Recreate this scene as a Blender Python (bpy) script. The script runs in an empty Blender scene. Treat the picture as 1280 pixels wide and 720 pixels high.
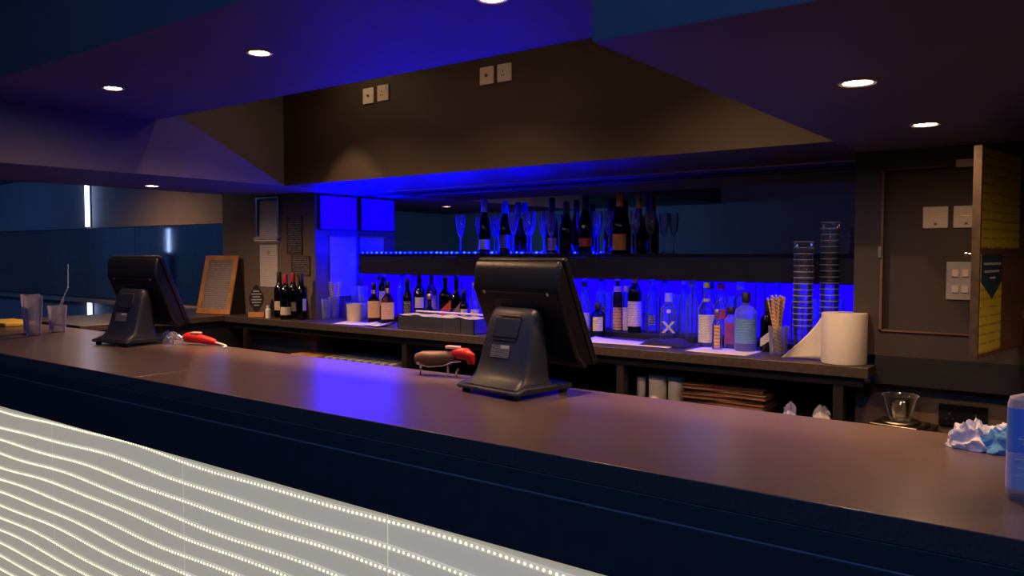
import bpy, math, random
from mathutils import Vector, Matrix
random.seed(7)
S = bpy.context.scene
COL = S.collection
PI = math.pi
R = math.radians

# ------------------------------------------------------------------ camera
cd = bpy.data.cameras.new('camera')
cam = bpy.data.objects.new('camera', cd)
COL.objects.link(cam)
cam.location = (0, 0, 1.52)
cam.rotation_euler = (PI / 2 - math.atan(44 / 990), 0, R(36.8))
cd.sensor_width = 36
cd.lens = 990 / 1280 * 36
cd.clip_start = 0.02
S.camera = cam

# ------------------------------------------------------------------ world, exposure
w = bpy.data.worlds.new('world')
S.world = w
w.use_nodes = True
w.node_tree.nodes['Background'].inputs[0].default_value = (0.01, 0.02, 0.05, 1)
w.node_tree.nodes['Background'].inputs[1].default_value = 0.02
S.view_settings.view_transform = 'Standard'
S.view_settings.look = 'None'
S.view_settings.exposure = 0.0
S.view_settings.gamma = 1.0
S.view_settings.use_curve_mapping = False
S.cycles.max_bounces = 12
S.cycles.transparent_max_bounces = 64
S.cycles.transmission_bounces = 10
S.cycles.sample_clamp_indirect = 4.0
S.cycles.caustics_reflective = False
S.cycles.caustics_refractive = False


# ------------------------------------------------------------------ unseen blue wash lamps: room glow, plus fills added for walls and mirrors
def area_lamp(name, loc, target, size, watts, col):
    l = bpy.data.lights.new(name, 'AREA')
    l.shape = 'DISK'
    l.size = size
    l.energy = watts
    l.color = col
    o = bpy.data.objects.new(name, l)
    COL.objects.link(o)
    o.location = loc
    d = Vector(target) - Vector(loc)
    o.rotation_euler = d.to_track_quat('-Z', 'Y').to_euler()
    return o




area_lamp('unseen_wash', (-1.2, -0.9, 2.74), (-1.3, 1.36, 2.0), 0.4, 14, (0.05, 0.3, 1.0))
area_lamp('unseen_wash', (-3.8, -0.9, 2.74), (-2.6, 1.36, 1.2), 0.4, 5, (0.14, 0.26, 1.0))
area_lamp('unseen_wash', (-9.4, 1.6, 2.25), (-9.6, 3.9, 1.6), 0.4, 8, (0.06, 0.22, 1.0))
area_lamp('unseen_wash', (-9.0, 0.6, 2.25), (-11, 2.4, 1.1), 0.3, 8, (0.07, 0.34, 1.0))  # added fill so the dark mirror panels reflect a teal wall
area_lamp('unseen_wash', (-7.5, -1.2, 2.25), (-8.6, -4.5, 1.0), 0.4, 45, (0.07, 0.32, 1.0))  # added fill on the front wall, for what the mirrors show
area_lamp('unseen_wash', (0.9, 0.2, 2.7), (-0.2, 1.7, 1.2), 0.25, 9.0, (0.2, 0.36, 1.0))  # added fill for the right end of the bar


# ------------------------------------------------------------------ materials
MATS = {}


def mat(name, col, rough=0.5, metal=0.0, var=0.15, scale=18.0, bump=0.0, spec=0.5, emit=None, es=0.0, coat=0.0):
    """procedural principled material: noise-varied colour, roughness and fine relief"""
    if name in MATS:
        return MATS[name]
    m = bpy.data.materials.new(name)
    m.use_nodes = True
    nt = m.node_tree
    b = nt.nodes['Principled BSDF']
    b.inputs['Roughness'].default_value = rough
    b.inputs['Metallic'].default_value = metal
    b.inputs['Specular IOR Level'].default_value = spec
    b.inputs['Coat Weight'].default_value = coat
    tc = nt.nodes.new('ShaderNodeTexCoord')
    nz = nt.nodes.new('ShaderNodeTexNoise')
    nz.inputs['Scale'].default_value = scale
    nz.inputs['Detail'].default_value = 5
    nt.links.new(tc.outputs['Object'], nz.inputs['Vector'])
    rp = nt.nodes.new('ShaderNodeValToRGB')
    c = Vector(col[:3])
    rp.color_ramp.elements[0].position = 0.3
    rp.color_ramp.elements[1].position = 0.7
    rp.color_ramp.elements[0].color = (*(c * (1 - var)), 1)
    rp.color_ramp.elements[1].color = (*[min(1, v * (1 + var)) for v in c], 1)
    nt.links.new(nz.outputs['Fac'], rp.inputs['Fac'])
    nt.links.new(rp.outputs['Color'], b.inputs['Base Color'])
    if bump:
        bp = nt.nodes.new('ShaderNodeBump')
        bp.inputs['Strength'].default_value = bump
        bp.inputs['Distance'].default_value = 0.002
        nt.links.new(nz.outputs['Fac'], bp.inputs['Height'])
        nt.links.new(bp.outputs['Normal'], b.inputs['Normal'])
    if emit:
        b.inputs['Emission Color'].default_value = (*emit, 1)
        b.inputs['Emission Strength'].default_value = es
    MATS[name] = m
    return m


def glow(name, col, strength):
    m = bpy.data.materials.new(name)
    m.use_nodes = True
    nt = m.node_tree
    nt.nodes.clear()
    o = nt.nodes.new('ShaderNodeOutputMaterial')
    e = nt.nodes.new('ShaderNodeEmission')
    e.inputs[0].default_value = (*col, 1)
    e.inputs[1].default_value = strength
    nt.links.new(e.outputs[0], o.inputs[0])
    MATS[name] = m
    return m


def clear(name, tint, refl=0.9, rough=0.03, milk=0.0, rim=0.5):
    """thin clear glass or plastic: tinted see-through with Fresnel gloss and a little milkiness; edges whitened to imitate light gathered there"""
    m = bpy.data.materials.new(name)
    m.use_nodes = True
    nt = m.node_tree
    nt.nodes.clear()
    o = nt.nodes.new('ShaderNodeOutputMaterial')
    t = nt.nodes.new('ShaderNodeBsdfTransparent')
    t.inputs[0].default_value = (*tint, 1)
    g = nt.nodes.new('ShaderNodeBsdfGlossy')
    g.inputs[0].default_value = (refl, refl, refl, 1)
    g.inputs[1].default_value = rough
    fr = nt.nodes.new('ShaderNodeLayerWeight')
    fr.inputs[0].default_value = 0.35
    nz = nt.nodes.new('ShaderNodeTexNoise')
    nz.inputs['Scale'].default_value = 40
    tc = nt.nodes.new('ShaderNodeTexCoord')
    nt.links.new(tc.outputs['Object'], nz.inputs['Vector'])
    bp = nt.nodes.new('ShaderNodeBump')
    bp.inputs['Strength'].default_value = 0.15
    bp.inputs['Distance'].default_value = 0.003
    nt.links.new(nz.outputs['Fac'], bp.inputs['Height'])
    nt.links.new(bp.outputs['Normal'], g.inputs['Normal'])
    mx = nt.nodes.new('ShaderNodeMixShader')
    nt.links.new(fr.outputs['Fresnel'], mx.inputs[0])
    nt.links.new(t.outputs[0], mx.inputs[1])
    nt.links.new(g.outputs[0], mx.inputs[2])
    last = mx
    if milk:
        d = nt.nodes.new('ShaderNodeBsdfTranslucent')
        d.inputs[0].default_value = (0.9, 0.9, 0.95, 1)
        d2 = nt.nodes.new('ShaderNodeBsdfDiffuse')
        d2.inputs[0].default_value = (0.9, 0.9, 0.95, 1)
        ad = nt.nodes.new('ShaderNodeMixShader')
        nt.links.new(d.outputs[0], ad.inputs[1])
        nt.links.new(d2.outputs[0], ad.inputs[2])
        m2 = nt.nodes.new('ShaderNodeMixShader')
        fc = nt.nodes.new('ShaderNodeLayerWeight')
        fc.inputs[0].default_value = 0.5
        pw = nt.nodes.new('ShaderNodeMath')
        pw.operation = 'POWER'
        pw.inputs[1].default_value = 3.5
        nt.links.new(fc.outputs['Facing'], pw.inputs[0])
        ma = nt.nodes.new('ShaderNodeMath')
        ma.operation = 'MULTIPLY_ADD'
        ma.inputs[1].default_value = rim
        ma.inputs[2].default_value = milk
        nt.links.new(pw.outputs[0], ma.inputs[0])
        nt.links.new(ma.outputs[0], m2.inputs[0])
        nt.links.new(mx.outputs[0], m2.inputs[1])
        nt.links.new(ad.outputs[0], m2.inputs[2])
        last = m2
    nt.links.new(last.outputs[0], o.inputs[0])
    MATS[name] = m
    return m


def refract(name, col, rough=0.0):
    m = bpy.data.materials.new(name)
    m.use_nodes = True
    nt = m.node_tree
    nt.nodes.clear()
    o = nt.nodes.new('ShaderNodeOutputMaterial')
    g = nt.nodes.new('ShaderNodeBsdfGlass')
    g.inputs['Color'].default_value = (*col, 1)
    g.inputs['Roughness'].default_value = rough
    g.inputs['IOR'].default_value = 1.45
    nt.links.new(g.outputs[0], o.inputs[0])
    MATS[name] = m
    return m


def printed(name, paper, ink, freq, duty=0.45, axis='Z', rough=0.6, margin=None):
    """paper with printed lines of uneven length running across it"""
    m = bpy.data.materials.new(name)
    m.use_nodes = True
    nt = m.node_tree
    N = nt.nodes.new
    L = nt.links.new
    b = nt.nodes['Principled BSDF']
    b.inputs['Roughness'].default_value = rough
    tc = N('ShaderNodeTexCoord')
    sp = N('ShaderNodeSeparateXYZ')
    L(tc.outputs['Object'], sp.inputs[0])
    mul = N('ShaderNodeMath')
    mul.operation = 'MULTIPLY'
    mul.inputs[1].default_value = freq
    L(sp.outputs[axis], mul.inputs[0])
    fr = N('ShaderNodeMath')
    fr.operation = 'FRACT'
    L(mul.outputs[0], fr.inputs[0])
    lt = N('ShaderNodeMath')
    lt.operation = 'LESS_THAN'
    lt.inputs[1].default_value = duty
    L(fr.outputs[0], lt.inputs[0])
    nz = N('ShaderNodeTexNoise')
    nz.inputs['Scale'].default_value = freq * 1.4
    nz.inputs['Detail'].default_value = 3
    L(tc.outputs['Object'], nz.inputs['Vector'])
    gt = N('ShaderNodeMath')
    gt.operation = 'GREATER_THAN'
    gt.inputs[1].default_value = 0.44
    L(nz.outputs['Fac'], gt.inputs[0])
    an = N('ShaderNodeMath')
    an.operation = 'MULTIPLY'
    L(lt.outputs[0], an.inputs[0])
    L(gt.outputs[0], an.inputs[1])
    mx = N('ShaderNodeMix')
    mx.data_type = 'RGBA'
    mx.inputs['A'].default_value = (*paper, 1)
    mx.inputs['B'].default_value = (*ink, 1)
    L(an.outputs[0], mx.inputs['Factor'])
    L(mx.outputs['Result'], b.inputs['Base Color'])
    MATS[name] = m
    return m


def striped(name, a, b_, freq):
    """candy stripe: two colours winding along the local Z of a straw"""
    m = bpy.data.materials.new(name)
    m.use_nodes = True
    nt = m.node_tree
    N = nt.nodes.new
    L = nt.links.new
    b = nt.nodes['Principled BSDF']
    b.inputs['Roughness'].default_value = 0.5
    tc = N('ShaderNodeTexCoord')
    sp = N('ShaderNodeSeparateXYZ')
    L(tc.outputs['Object'], sp.inputs[0])
    at = N('ShaderNodeMath')
    at.operation = 'ARCTAN2'
    L(sp.outputs['Y'], at.inputs[0])
    L(sp.outputs['X'], at.inputs[1])
    dv = N('ShaderNodeMath')
    dv.operation = 'DIVIDE'
    dv.inputs[1].default_value = 2 * PI
    L(at.outputs[0], dv.inputs[0])
    ma = N('ShaderNodeMath')
    ma.operation = 'MULTIPLY_ADD'
    ma.inputs[1].default_value = freq
    L(sp.outputs['Z'], ma.inputs[0])
    L(dv.outputs[0], ma.inputs[2])
    fr = N('ShaderNodeMath')
    fr.operation = 'FRACT'
    L(ma.outputs[0], fr.inputs[0])
    lt = N('ShaderNodeMath')
    lt.operation = 'LESS_THAN'
    lt.inputs[1].default_value = 0.5
    L(fr.outputs[0], lt.inputs[0])
    mx = N('ShaderNodeMix')
    mx.data_type = 'RGBA'
    mx.inputs['A'].default_value = (*a, 1)
    mx.inputs['B'].default_value = (*b_, 1)
    L(lt.outputs[0], mx.inputs['Factor'])
    L(mx.outputs['Result'], b.inputs['Base Color'])
    MATS[name] = m
    return m


mat('paint_dark', (0.16, 0.14, 0.13), 0.55, var=0.06, scale=5, bump=0.08)
mat('paint_soffit', (0.125, 0.115, 0.14), 0.6, var=0.05, scale=6, bump=0.08)
mat('paint_bulkhead', (0.036, 0.026, 0.018), 0.6, var=0.06, scale=6, bump=0.08)
mat('paint_wall', (0.05, 0.038, 0.03), 0.6, var=0.06, scale=6, bump=0.08)
mat('paint_lower', (0.13, 0.095, 0.07), 0.6, var=0.08, scale=8, bump=0.1)
mat('paint_pier', (0.2, 0.155, 0.125), 0.6, var=0.06, scale=6, bump=0.08)
mat('paint_far', (0.42, 0.34, 0.3), 0.6, var=0.05, scale=5, bump=0.05)
mat('floor', (0.03, 0.03, 0.035), 0.4, var=0.3, scale=12)
mat('bar_top', (0.115, 0.078, 0.072), 0.28, var=0.2, scale=160, bump=0.04, spec=0.5)
mat('counter_top', (0.062, 0.045, 0.038), 0.4, var=0.3, scale=45, bump=0.1)
mat('apron', (0.055, 0.055, 0.06), 0.5, var=0.12, scale=25, bump=0.1)
mat('apron_trim', (0.3, 0.32, 0.38), 0.35)
mat('black', (0.012, 0.012, 0.014), 0.5, var=0.2)
mat('black_gloss', (0.01, 0.01, 0.012), 0.18, var=0.2)
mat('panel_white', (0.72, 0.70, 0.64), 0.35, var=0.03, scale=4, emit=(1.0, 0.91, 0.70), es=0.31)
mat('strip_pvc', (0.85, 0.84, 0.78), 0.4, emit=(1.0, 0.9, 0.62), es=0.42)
glow('diode', (1.0, 0.88, 0.56), 2.8)
glow('blue_panel', (0.006, 0.0, 1.0), 2.0)
glow('blue_fill', (0.0002, 0.0, 1.0), 330.0)  # emission of the added, unseen fill under the shelf
glow('blue_screen', (0.0003, 0.0, 1.0), 40.0)
glow('blue_diode', (0.00006, 0.00015, 1.0), 6500.0)
glow('tube_light', (0.4, 0.55, 1.0), 8.0)
glow('lamp_lens', (1.0, 0.6, 0.3), 90.0)
mat('lamp_trim', (0.55, 0.5, 0.5), 0.35)
mat('mirror', (0.45, 0.47, 0.5), 0.02, metal=1.0, var=0.02)
mat('mirror_dark', (0.6, 0.64, 0.7), 0.06, metal=1.0, var=0.1)
mat('pos_shell', (0.007, 0.007, 0.01), 0.38, var=0.1, scale=200, bump=0.1)
mat('pos_grey', (0.018, 0.022, 0.042), 0.42, var=0.08, scale=200, bump=0.1)
mat('pos_dark', (0.015, 0.015, 0.018), 0.4)
mat('white_plastic', (0.78, 0.72, 0.64), 0.35, var=0.03)
mat('white', (0.82, 0.8, 0.76), 0.5, var=0.04)
mat('paper', (0.8, 0.76, 0.7), 0.7, var=0.04, bump=0.1)
mat('paper_roll', (0.82, 0.76, 0.68), 0.8, var=0.03, scale=90, bump=0.2)
mat('cream', (0.78, 0.66, 0.45), 0.6, var=0.08)
mat('wood', (0.55, 0.27, 0.09), 0.5, var=0.3, scale=9, bump=0.1)
mat('frame_dark', (0.014, 0.01, 0.009), 0.5, var=0.3, scale=9)
mat('wood_dark', (0.16, 0.08, 0.045), 0.5, var=0.3, scale=9)
mat('door_edge', (0.065, 0.042, 0.027), 0.6, var=0.4, scale=30)
mat('chrome', (0.75, 0.75, 0.78), 0.12, metal=1.0, var=0.05)
mat('steel', (0.55, 0.55, 0.58), 0.32, metal=1.0, var=0.08)
mat('brass', (0.75, 0.52, 0.2), 0.3, metal=1.0)
mat('gold', (0.8, 0.5, 0.12), 0.35, metal=0.8)
mat('red', (0.6, 0.02, 0.015), 0.35, var=0.1)
mat('red_cap', (0.5, 0.02, 0.03), 0.35, var=0.1)
mat('pink_cap', (0.85, 0.45, 0.4), 0.4)
mat('orange_label', (0.8, 0.3, 0.06), 0.5, var=0.1)
mat('red_label', (0.72, 0.1, 0.04), 0.5, var=0.1)
mat('green_cap', (0.35, 0.45, 0.1), 0.4)
mat('navy_print', (0.02, 0.06, 0.14), 0.5)
mat('yellow', (0.75, 0.5, 0.06), 0.5, var=0.1)
mat('grey_mat', (0.12, 0.12, 0.14), 0.6)
mat('cloth_white', (0.75, 0.74, 0.78), 0.9, var=0.06, bump=0.3)
mat('cloth_blue', (0.1, 0.32, 0.6), 0.9, var=0.1, bump=0.3)
mat('cloth_black', (0.012, 0.011, 0.011), 0.9, var=0.2, bump=0.3)
mat('hose', (0.7, 0.65, 0.55), 0.5)
mat('scale_steel', (0.34, 0.3, 0.24), 0.3, metal=1.0, var=0.08)
mat('card_grey', (0.42, 0.43, 0.46), 0.55, var=0.08)
mat('sanitiser_label', (0.22, 0.42, 0.95), 0.4, var=0.05)
mat('bluelabel', (0.06, 0.22, 0.75), 0.4, var=0.08)
mat('paleblue', (0.62, 0.62, 0.92), 0.45, var=0.06)
mat('teal_glass_base', (0.02, 0.2, 0.24), 0.2)
mat('purple_wrap', (0.35, 0.08, 0.3), 0.35, var=0.3, scale=30)
mat('brown_tray', (0.12, 0.05, 0.028), 0.4, var=0.25)
clear('clear_plastic', (0.97, 0.97, 0.98), 1.0, 0.05, milk=0.14, rim=0.7)
clear('clear_glass', (0.97, 0.97, 0.98), 0.95, 0.02, milk=0.015, rim=0.45)
clear('clear_flute', (0.98, 0.98, 0.99), 1.0, 0.02, milk=0.05, rim=0.8)
clear('clear_cup', (0.993, 0.993, 0.996), 1.0, 0.04, milk=0.03, rim=0.35)
clear('cup_rim', (0.95, 0.95, 0.97), 1.0, 0.1, milk=0.6, rim=0.3)
clear('blue_glass', (0.6, 0.75, 0.98), 0.9, 0.02, milk=0.08, rim=0.4)
clear('gin_blue', (0.12, 0.34, 0.85), 0.9, 0.02, milk=0.18)
clear('teal_glass', (0.1, 0.55, 0.65), 0.9, 0.02)
clear('amber', (0.5, 0.17, 0.025), 0.9, 0.03)
clear('amber_pale', (0.75, 0.42, 0.14), 0.9, 0.03)
clear('green_dark', (0.06, 0.12, 0.03), 0.9, 0.03)
clear('brown_dark', (0.12, 0.05, 0.02), 0.9, 0.03)
clear('black_glass', (0.02, 0.025, 0.02), 0.9, 0.03)
clear('sanitiser', (0.45, 0.52, 0.97), 0.9, 0.03, milk=0.4)
clear('tumbler_glass', (0.9, 0.93, 0.99), 1.0, 0.03, milk=0.2, rim=0.7)
printed('notice_paper', (0.72, 0.68, 0.66), (0.5, 0.47, 0.47), 70, 0.3)
printed('notice_dark', (0.05, 0.047, 0.05), (0.3, 0.27, 0.24), 75, 0.4)
printed('chalk_text', (0.26, 0.23, 0.24), (0.42, 0.38, 0.36), 62, 0.3)
printed('yellow_notice', (0.66, 0.55, 0.06), (0.38, 0.32, 0.05), 34, 0.22)
printed('label_text', (0.8, 0.72, 0.58), (0.35, 0.22, 0.12), 130, 0.4)
printed('label_cream', (0.9, 0.62, 0.16), (0.62, 0.36, 0.08), 90, 0.35)
printed('label_white', (0.8, 0.78, 0.78), (0.4, 0.36, 0.42), 120, 0.35)
printed('label_black', (0.03, 0.03, 0.035), (0.6, 0.55, 0.4), 110, 0.35)
printed('label_tan', (0.72, 0.45, 0.2), (0.4, 0.16, 0.06), 60, 0.4)
printed('pos_sticker', (0.05, 0.055, 0.07), (0.2, 0.21, 0.25), 180, 0.4)
printed('gin_label', (0.08, 0.25, 0.7), (0.35, 0.5, 0.9), 130, 0.25)
striped('straw_red', (0.8, 0.66, 0.52), (0.55, 0.28, 0.2), 55)
striped('straw_yellow', (0.82, 0.62, 0.22), (0.75, 0.28, 0.1), 55)
striped('straw_blue', (0.75, 0.68, 0.62), (0.22, 0.2, 0.42), 55)


# ------------------------------------------------------------------ mesh helpers
class MB:
    def __init__(s):
        s.v = []
        s.f = []

    def add(s, v, f):
        n = len(s.v)
        s.v += [tuple(p) for p in v]
        s.f += [tuple(i + n for i in q) for q in f]
        return s

    def box(s, x0, x1, y0, y1, z0, z1):
        v = [(x, y, z) for z in (z0, z1) for y in (y0, y1) for x in (x0, x1)]
        return s.add(v, [(0, 2, 3, 1), (4, 5, 7, 6), (0, 1, 5, 4), (2, 6, 7, 3), (0, 4, 6, 2), (1, 3, 7, 5)])

    def hexa(s, pts):
        """8 points: bottom ring 4, top ring 4 (counter-clockwise seen from above)"""
        return s.add(pts, [(3, 2, 1, 0), (4, 5, 6, 7), (0, 1, 5, 4), (1, 2, 6, 5), (2, 3, 7, 6), (3, 0, 4, 7)])

    def lathe(s, prof, n=20, c=(0, 0, 0), ex=2.0, sy=1.0, close=True):
        """spin profile (r, z); ex > 2 squares the section"""
        v = []
        f = []
        m = len(prof)
        for r, z in prof:
            for k in range(n):
                a = 2 * PI * (k + 0.5) / n
                ca, sa = math.cos(a), math.sin(a)
                q = (abs(ca) ** ex + abs(sa) ** ex) ** (-1 / ex)
                v.append((c[0] + r * q * ca, c[1] + r * q * sa * sy, c[2] + z))
        for i in range(m - 1):
            for k in range(n):
                a, b = i * n + k, i * n + (k + 1) % n
                f.append((a, b, b + n, a + n))
        if close:
            if prof[0][0] > 1e-5:
                f.append(tuple(reversed(range(n))))
            if prof[-1][0] > 1e-5:
                f.append(tuple(range((m - 1) * n, m * n)))
        return s.add(v, f)

    def tube(s, pts, r, n=8, cap=True):
        pts = [Vector(p) for p in pts]
        rs = r if isinstance(r, (list, tuple)) else [r] * len(pts)
        v = []
        f = []
        up = Vector((0, 0, 1))
        for i, p in enumerate(pts):
            d = (pts[min(i + 1, len(pts) - 1)] - pts[max(i - 1, 0)]).normalized()
            a = d.cross(up)
            if a.length < 1e-3:
                a = d.cross(Vector((1, 0, 0)))
            a.normalize()
            b = d.cross(a).normalized()
            for k in range(n):
                t = 2 * PI * k / n
                v.append(p + (a * math.cos(t) + b * math.sin(t)) * rs[i])
        for i in range(len(pts) - 1):
            for k in range(n):
                q, w_ = i * n + k, i * n + (k + 1) % n
                f.append((q, q + n, w_ + n, w_))
        if cap:
            f.append(tuple(range(n)))
            f.append(tuple(reversed(range((len(pts) - 1) * n, len(pts) * n))))
        return s.add(v, f)

    def prism(s, out, axis, a, b):
        """extrude a 2-D outline along x / y / z from a to b"""
        n = len(out)

        def P(p, t):
            return {'x': (t, p[0], p[1]), 'y': (p[0], t, p[1]), 'z': (p[0], p[1], t)}[axis]
        v = [P(p, a) for p in out] + [P(p, b) for p in out]
        f = [tuple(reversed(range(n))), tuple(range(n, 2 * n))]
        f += [(i, (i + 1) % n, (i + 1) % n + n, i + n) for i in range(n)]
        return s.add(v, f)

    def arc_band(s, r, z0, z1, a0, a1, n=8, t=0.0008, ex=2.0, sy=1.0):
        """label wrapped on part of a bottle, angles in degrees (-90 faces the viewer)"""
        v = []
        for k in range(n + 1):
            a = R(a0 + (a1 - a0) * k / n)
            ca, sa = math.cos(a), math.sin(a)
            q = (abs(ca) ** ex + abs(sa) ** ex) ** (-1 / ex)
            for rr in (r, r + t):
                for z in (z0, z1):
                    v.append((rr * q * ca, rr * q * sa * sy, z))
        f = []
        for k in range(n):
            i = 4 * k
            f += [(i + 2, i + 6, i + 7, i + 3), (i, i + 1, i + 5, i + 4), (i + 1, i + 3, i + 7, i + 5), (i, i + 4, i + 6, i + 2)]
        f += [(0, 2, 3, 1), (4 * n, 4 * n + 1, 4 * n + 3, 4 * n + 2)]
        return s.add(v, f)

    def grid(s, fn, nu, nv, thick=0.0):
        """surface fn(u,v) -> point"""
        v = [fn(i / nu, j / nv) for j in range(nv + 1) for i in range(nu + 1)]
        f = [(j * (nu + 1) + i, j * (nu + 1) + i + 1, (j + 1) * (nu + 1) + i + 1, (j + 1) * (nu + 1) + i) for j in range(nv) for i in range(nu)]
        return s.add(v, f)

    def build(s, name, m, parent=None, bevel=0.0, smooth=True, seg=2, fix=True):
        me = bpy.data.meshes.new(name)
        me.from_pydata(s.v, [], s.f)
        me.update()
        if fix:
            import bmesh
            bm = bmesh.new()
            bm.from_mesh(me)
            bmesh.ops.recalc_face_normals(bm, faces=bm.faces)
            bm.to_mesh(me)
            bm.free()
        if smooth:
            for p in me.polygons:
                p.use_smooth = True
            me.set_sharp_from_angle(angle=R(38))
        me.materials.append(MATS[m])
        o = bpy.data.objects.new(name, me)
        COL.objects.link(o)
        if parent:
            o.parent = parent
        if bevel:
            md = o.modifiers.new('bevel', 'BEVEL')
            md.width = bevel
            md.segments = seg
            md.limit_method = 'ANGLE'
            md.angle_limit = R(40)
        return o


def tag(o, label=None, cat=None, group=None, kind=None):
    if label:
        o['label'] = label
    if cat:
        o['category'] = cat
    if group:
        o['group'] = group
    if kind:
        o['kind'] = kind
    return o


def thing(name, label, cat, loc=(0, 0, 0), rz=0.0, group=None):
    o = bpy.data.objects.new(name, None)
    o.empty_display_size = 0.05
    COL.objects.link(o)
    o.location = loc
    o.rotation_euler = (0, 0, R(rz))
    return tag(o, label, cat, group)


def dup(root, loc, rz=None, label=None, group=None, parent=None, scale=None):
    r = root.copy()
    COL.objects.link(r)
    r.parent = parent
    if loc is not None:
        r.location = loc
    if rz is not None:
        r.rotation_euler = (0, 0, R(rz))
    if scale:
        r.scale = scale
    if label:
        r['label'] = label
    if group:
        r['group'] = group
    for ch in list(root.children):
        c = ch.copy()
        COL.objects.link(c)
        c.parent = r
        for g in ch.children:
            d = g.copy()
            COL.objects.link(d)
            d.parent = c
    return r


def struct(name, mb, m, bevel=0.0, label=None):
    o = mb.build(name, m, bevel=bevel)
    o['kind'] = 'structure'
    if label:
        o['label'] = label
    return o

# ================================================================== the setting
XL, XR, YB, YF = -11.0, 2.6, 4.1, -4.5      # room limits
LOW, HIGH, TOP = 1.935, 2.23, 2.8           # low soffit, raised tray over the bar, room ceiling
struct('floor', MB().box(XL, XR, YF, YB, -0.06, 0), 'floor')
struct('ceiling', MB().box(XL, XR, YF, YB, TOP, TOP + 0.06), 'paint_dark')
struct('wall_back', MB().box(-4.39, -0.837, 3.98, YB, 0, TOP), 'paint_dark')
struct('wall_pier', MB().box(-5.49, -4.39, 3.59, YB, 0, TOP), 'paint_pier')
struct('wall_far', MB().box(XL, -5.49, 3.9, YB, 0, TOP), 'paint_far')
struct('wall_left', MB().box(XL - 0.1, XL, YF, YB, 0, TOP), 'paint_far')
struct('wall_front', MB().box(XL, XR, YF - 0.1, YF, 0, TOP), 'paint_far')
struct('wall_side', MB().box(XR, XR + 0.1, YF, YB, 0, TOP), 'paint_dark')
# wall on the right with a shallow cupboard opening
wr = MB()
wr.box(-0.837, -0.73, 3.5, 3.7, 1.1, LOW)
wr.box(-0.25, XR, 3.5, 3.7, 1.1, LOW)
wr.box(-0.73, -0.25, 3.5, 3.7, 1.1, 1.206)
wr.box(-0.73, -0.25, 3.5, 3.7, 1.857, LOW)
wr.box(-0.73, -0.25, 3.535, 3.7, 1.206, 1.857)
struct('wall_right', wr, 'paint_wall')
struct('wall_right_lower', MB().box(-0.837, XR, 3.56, YB, 0, 0.985), 'paint_lower')
struct('dark_gap_strip', MB().box(-0.745, XR, 3.485, 3.7, 0.985, 1.1), 'black')  # black strip standing in for the shaded gap below the upper wall
# lowered ceiling around the raised tray
struct('ceiling_soffit_right', MB().box(-0.82, XR, 1.36, YB, LOW, TOP), 'paint_soffit')
struct('ceiling_soffit_left', MB().box(-5.05, -4.08, 1.36, YB, LOW, TOP), 'paint_soffit')
struct('ceiling_left', MB().box(XL, -5.05, YF, YB, 2.32, TOP), 'paint_soffit')
struct('ceiling_bulkhead', MB().box(-4.08, -0.82, 3.1, YB, LOW, TOP), 'paint_bulkhead')
struct('ceiling_tray', MB().box(-4.08, -0.82, 1.36, 2.28, HIGH, TOP), 'paint_soffit')
struct('ceiling_recess', MB().box(-4.08, -0.82, 2.28, 3.1, 2.62, TOP), 'paint_soffit')
struct('trim_2', MB().box(-3.95, -0.84, 3.76, 3.775, LOW - 0.006, LOW), 'lamp_trim')
# sill under the mirrored band of the far wall
struct('trim_3', MB().box(XL, -5.49, 3.8, 3.9, 1.02, 1.05), 'paint_far')


# mirrors
def mirror(name, x0, x1, y, z0, z1, m, label):
    t = thing(name, label, 'mirror', ((x0 + x1) / 2, y, z0))
    hw = (x1 - x0) / 2
    MB().box(-hw, hw, -0.006, 0, 0, z1 - z0).build('mirror_sheet', m, t)
    MB().box(-hw, hw, -0.008, 0, z1 - z0 - 0.008, z1 - z0).box(-hw, hw, -0.008, 0, 0, 0.008).build('edge_strip', 'black', t)
    return t


bm_ = mirror('back_mirror', -4.385, -0.845, 3.98, 1.40, LOW - 0.002, 'mirror', 'wide smoky mirror on the wall behind the shelf of champagne bottles')
MB().box(1.672, 1.682, -0.012, -0.007, 0.17, 0.48).build('reflection_line', 'white_plastic', bm_)  # pale strip standing in for a line of light reflected in the mirror
mirror('mirror_panel', -7.39, -5.5, 3.9, 1.06, 1.77, 'mirror_dark', 'dark mirrored wall panel beside the wooden chalkboard')
mirror('mirror_panel', -10.99, -7.395, 3.9, 1.06, 1.77, 'mirror_dark', 'dark mirrored wall panel below the upper glowing tube at far left')

# ================================================================== the bar
bar = thing('bar_counter', 'long dark bar counter with brown top and front lit by rows of small lights', 'bar', (-2.6, 1.36, 0))
BX0, BX1 = -6.4, 1.2
ox = 2.6
joint = -2.62
MB().box(BX0 + ox, joint + ox - 0.0006, 0, 0.71, 1.055, 1.10).build('worktop', 'bar_top', bar, bevel=0.002)
MB().box(joint + ox + 0.0006, BX1 + ox, 0, 0.71, 1.055, 1.10).build('worktop', 'bar_top', bar, bevel=0.002)
MB().box(BX0 + ox, BX1 + ox, 0.0, 0.03, 1.0125, 1.0545).build('nosing_board', 'apron', bar, bevel=0.0015)
MB().box(BX0 + ox, BX1 + ox, -0.0008, 0.02, 1.0095, 1.012).build('trim_line', 'apron_trim', bar)
MB().box(BX0 + ox, BX1 + ox, 0.0, 0.03, 0.874, 1.009).build('apron_board', 'apron', bar, bevel=0.0015)
MB().box(BX0 + ox, BX1 + ox, 0.035, 0.67, 0.0, 1.054).build('carcass', 'black', bar)
MB().box(BX0 + ox, BX1 + ox, 0.022, 0.034, 0.866, 0.874).build('panel_rail', 'apron_trim', bar)
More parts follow.
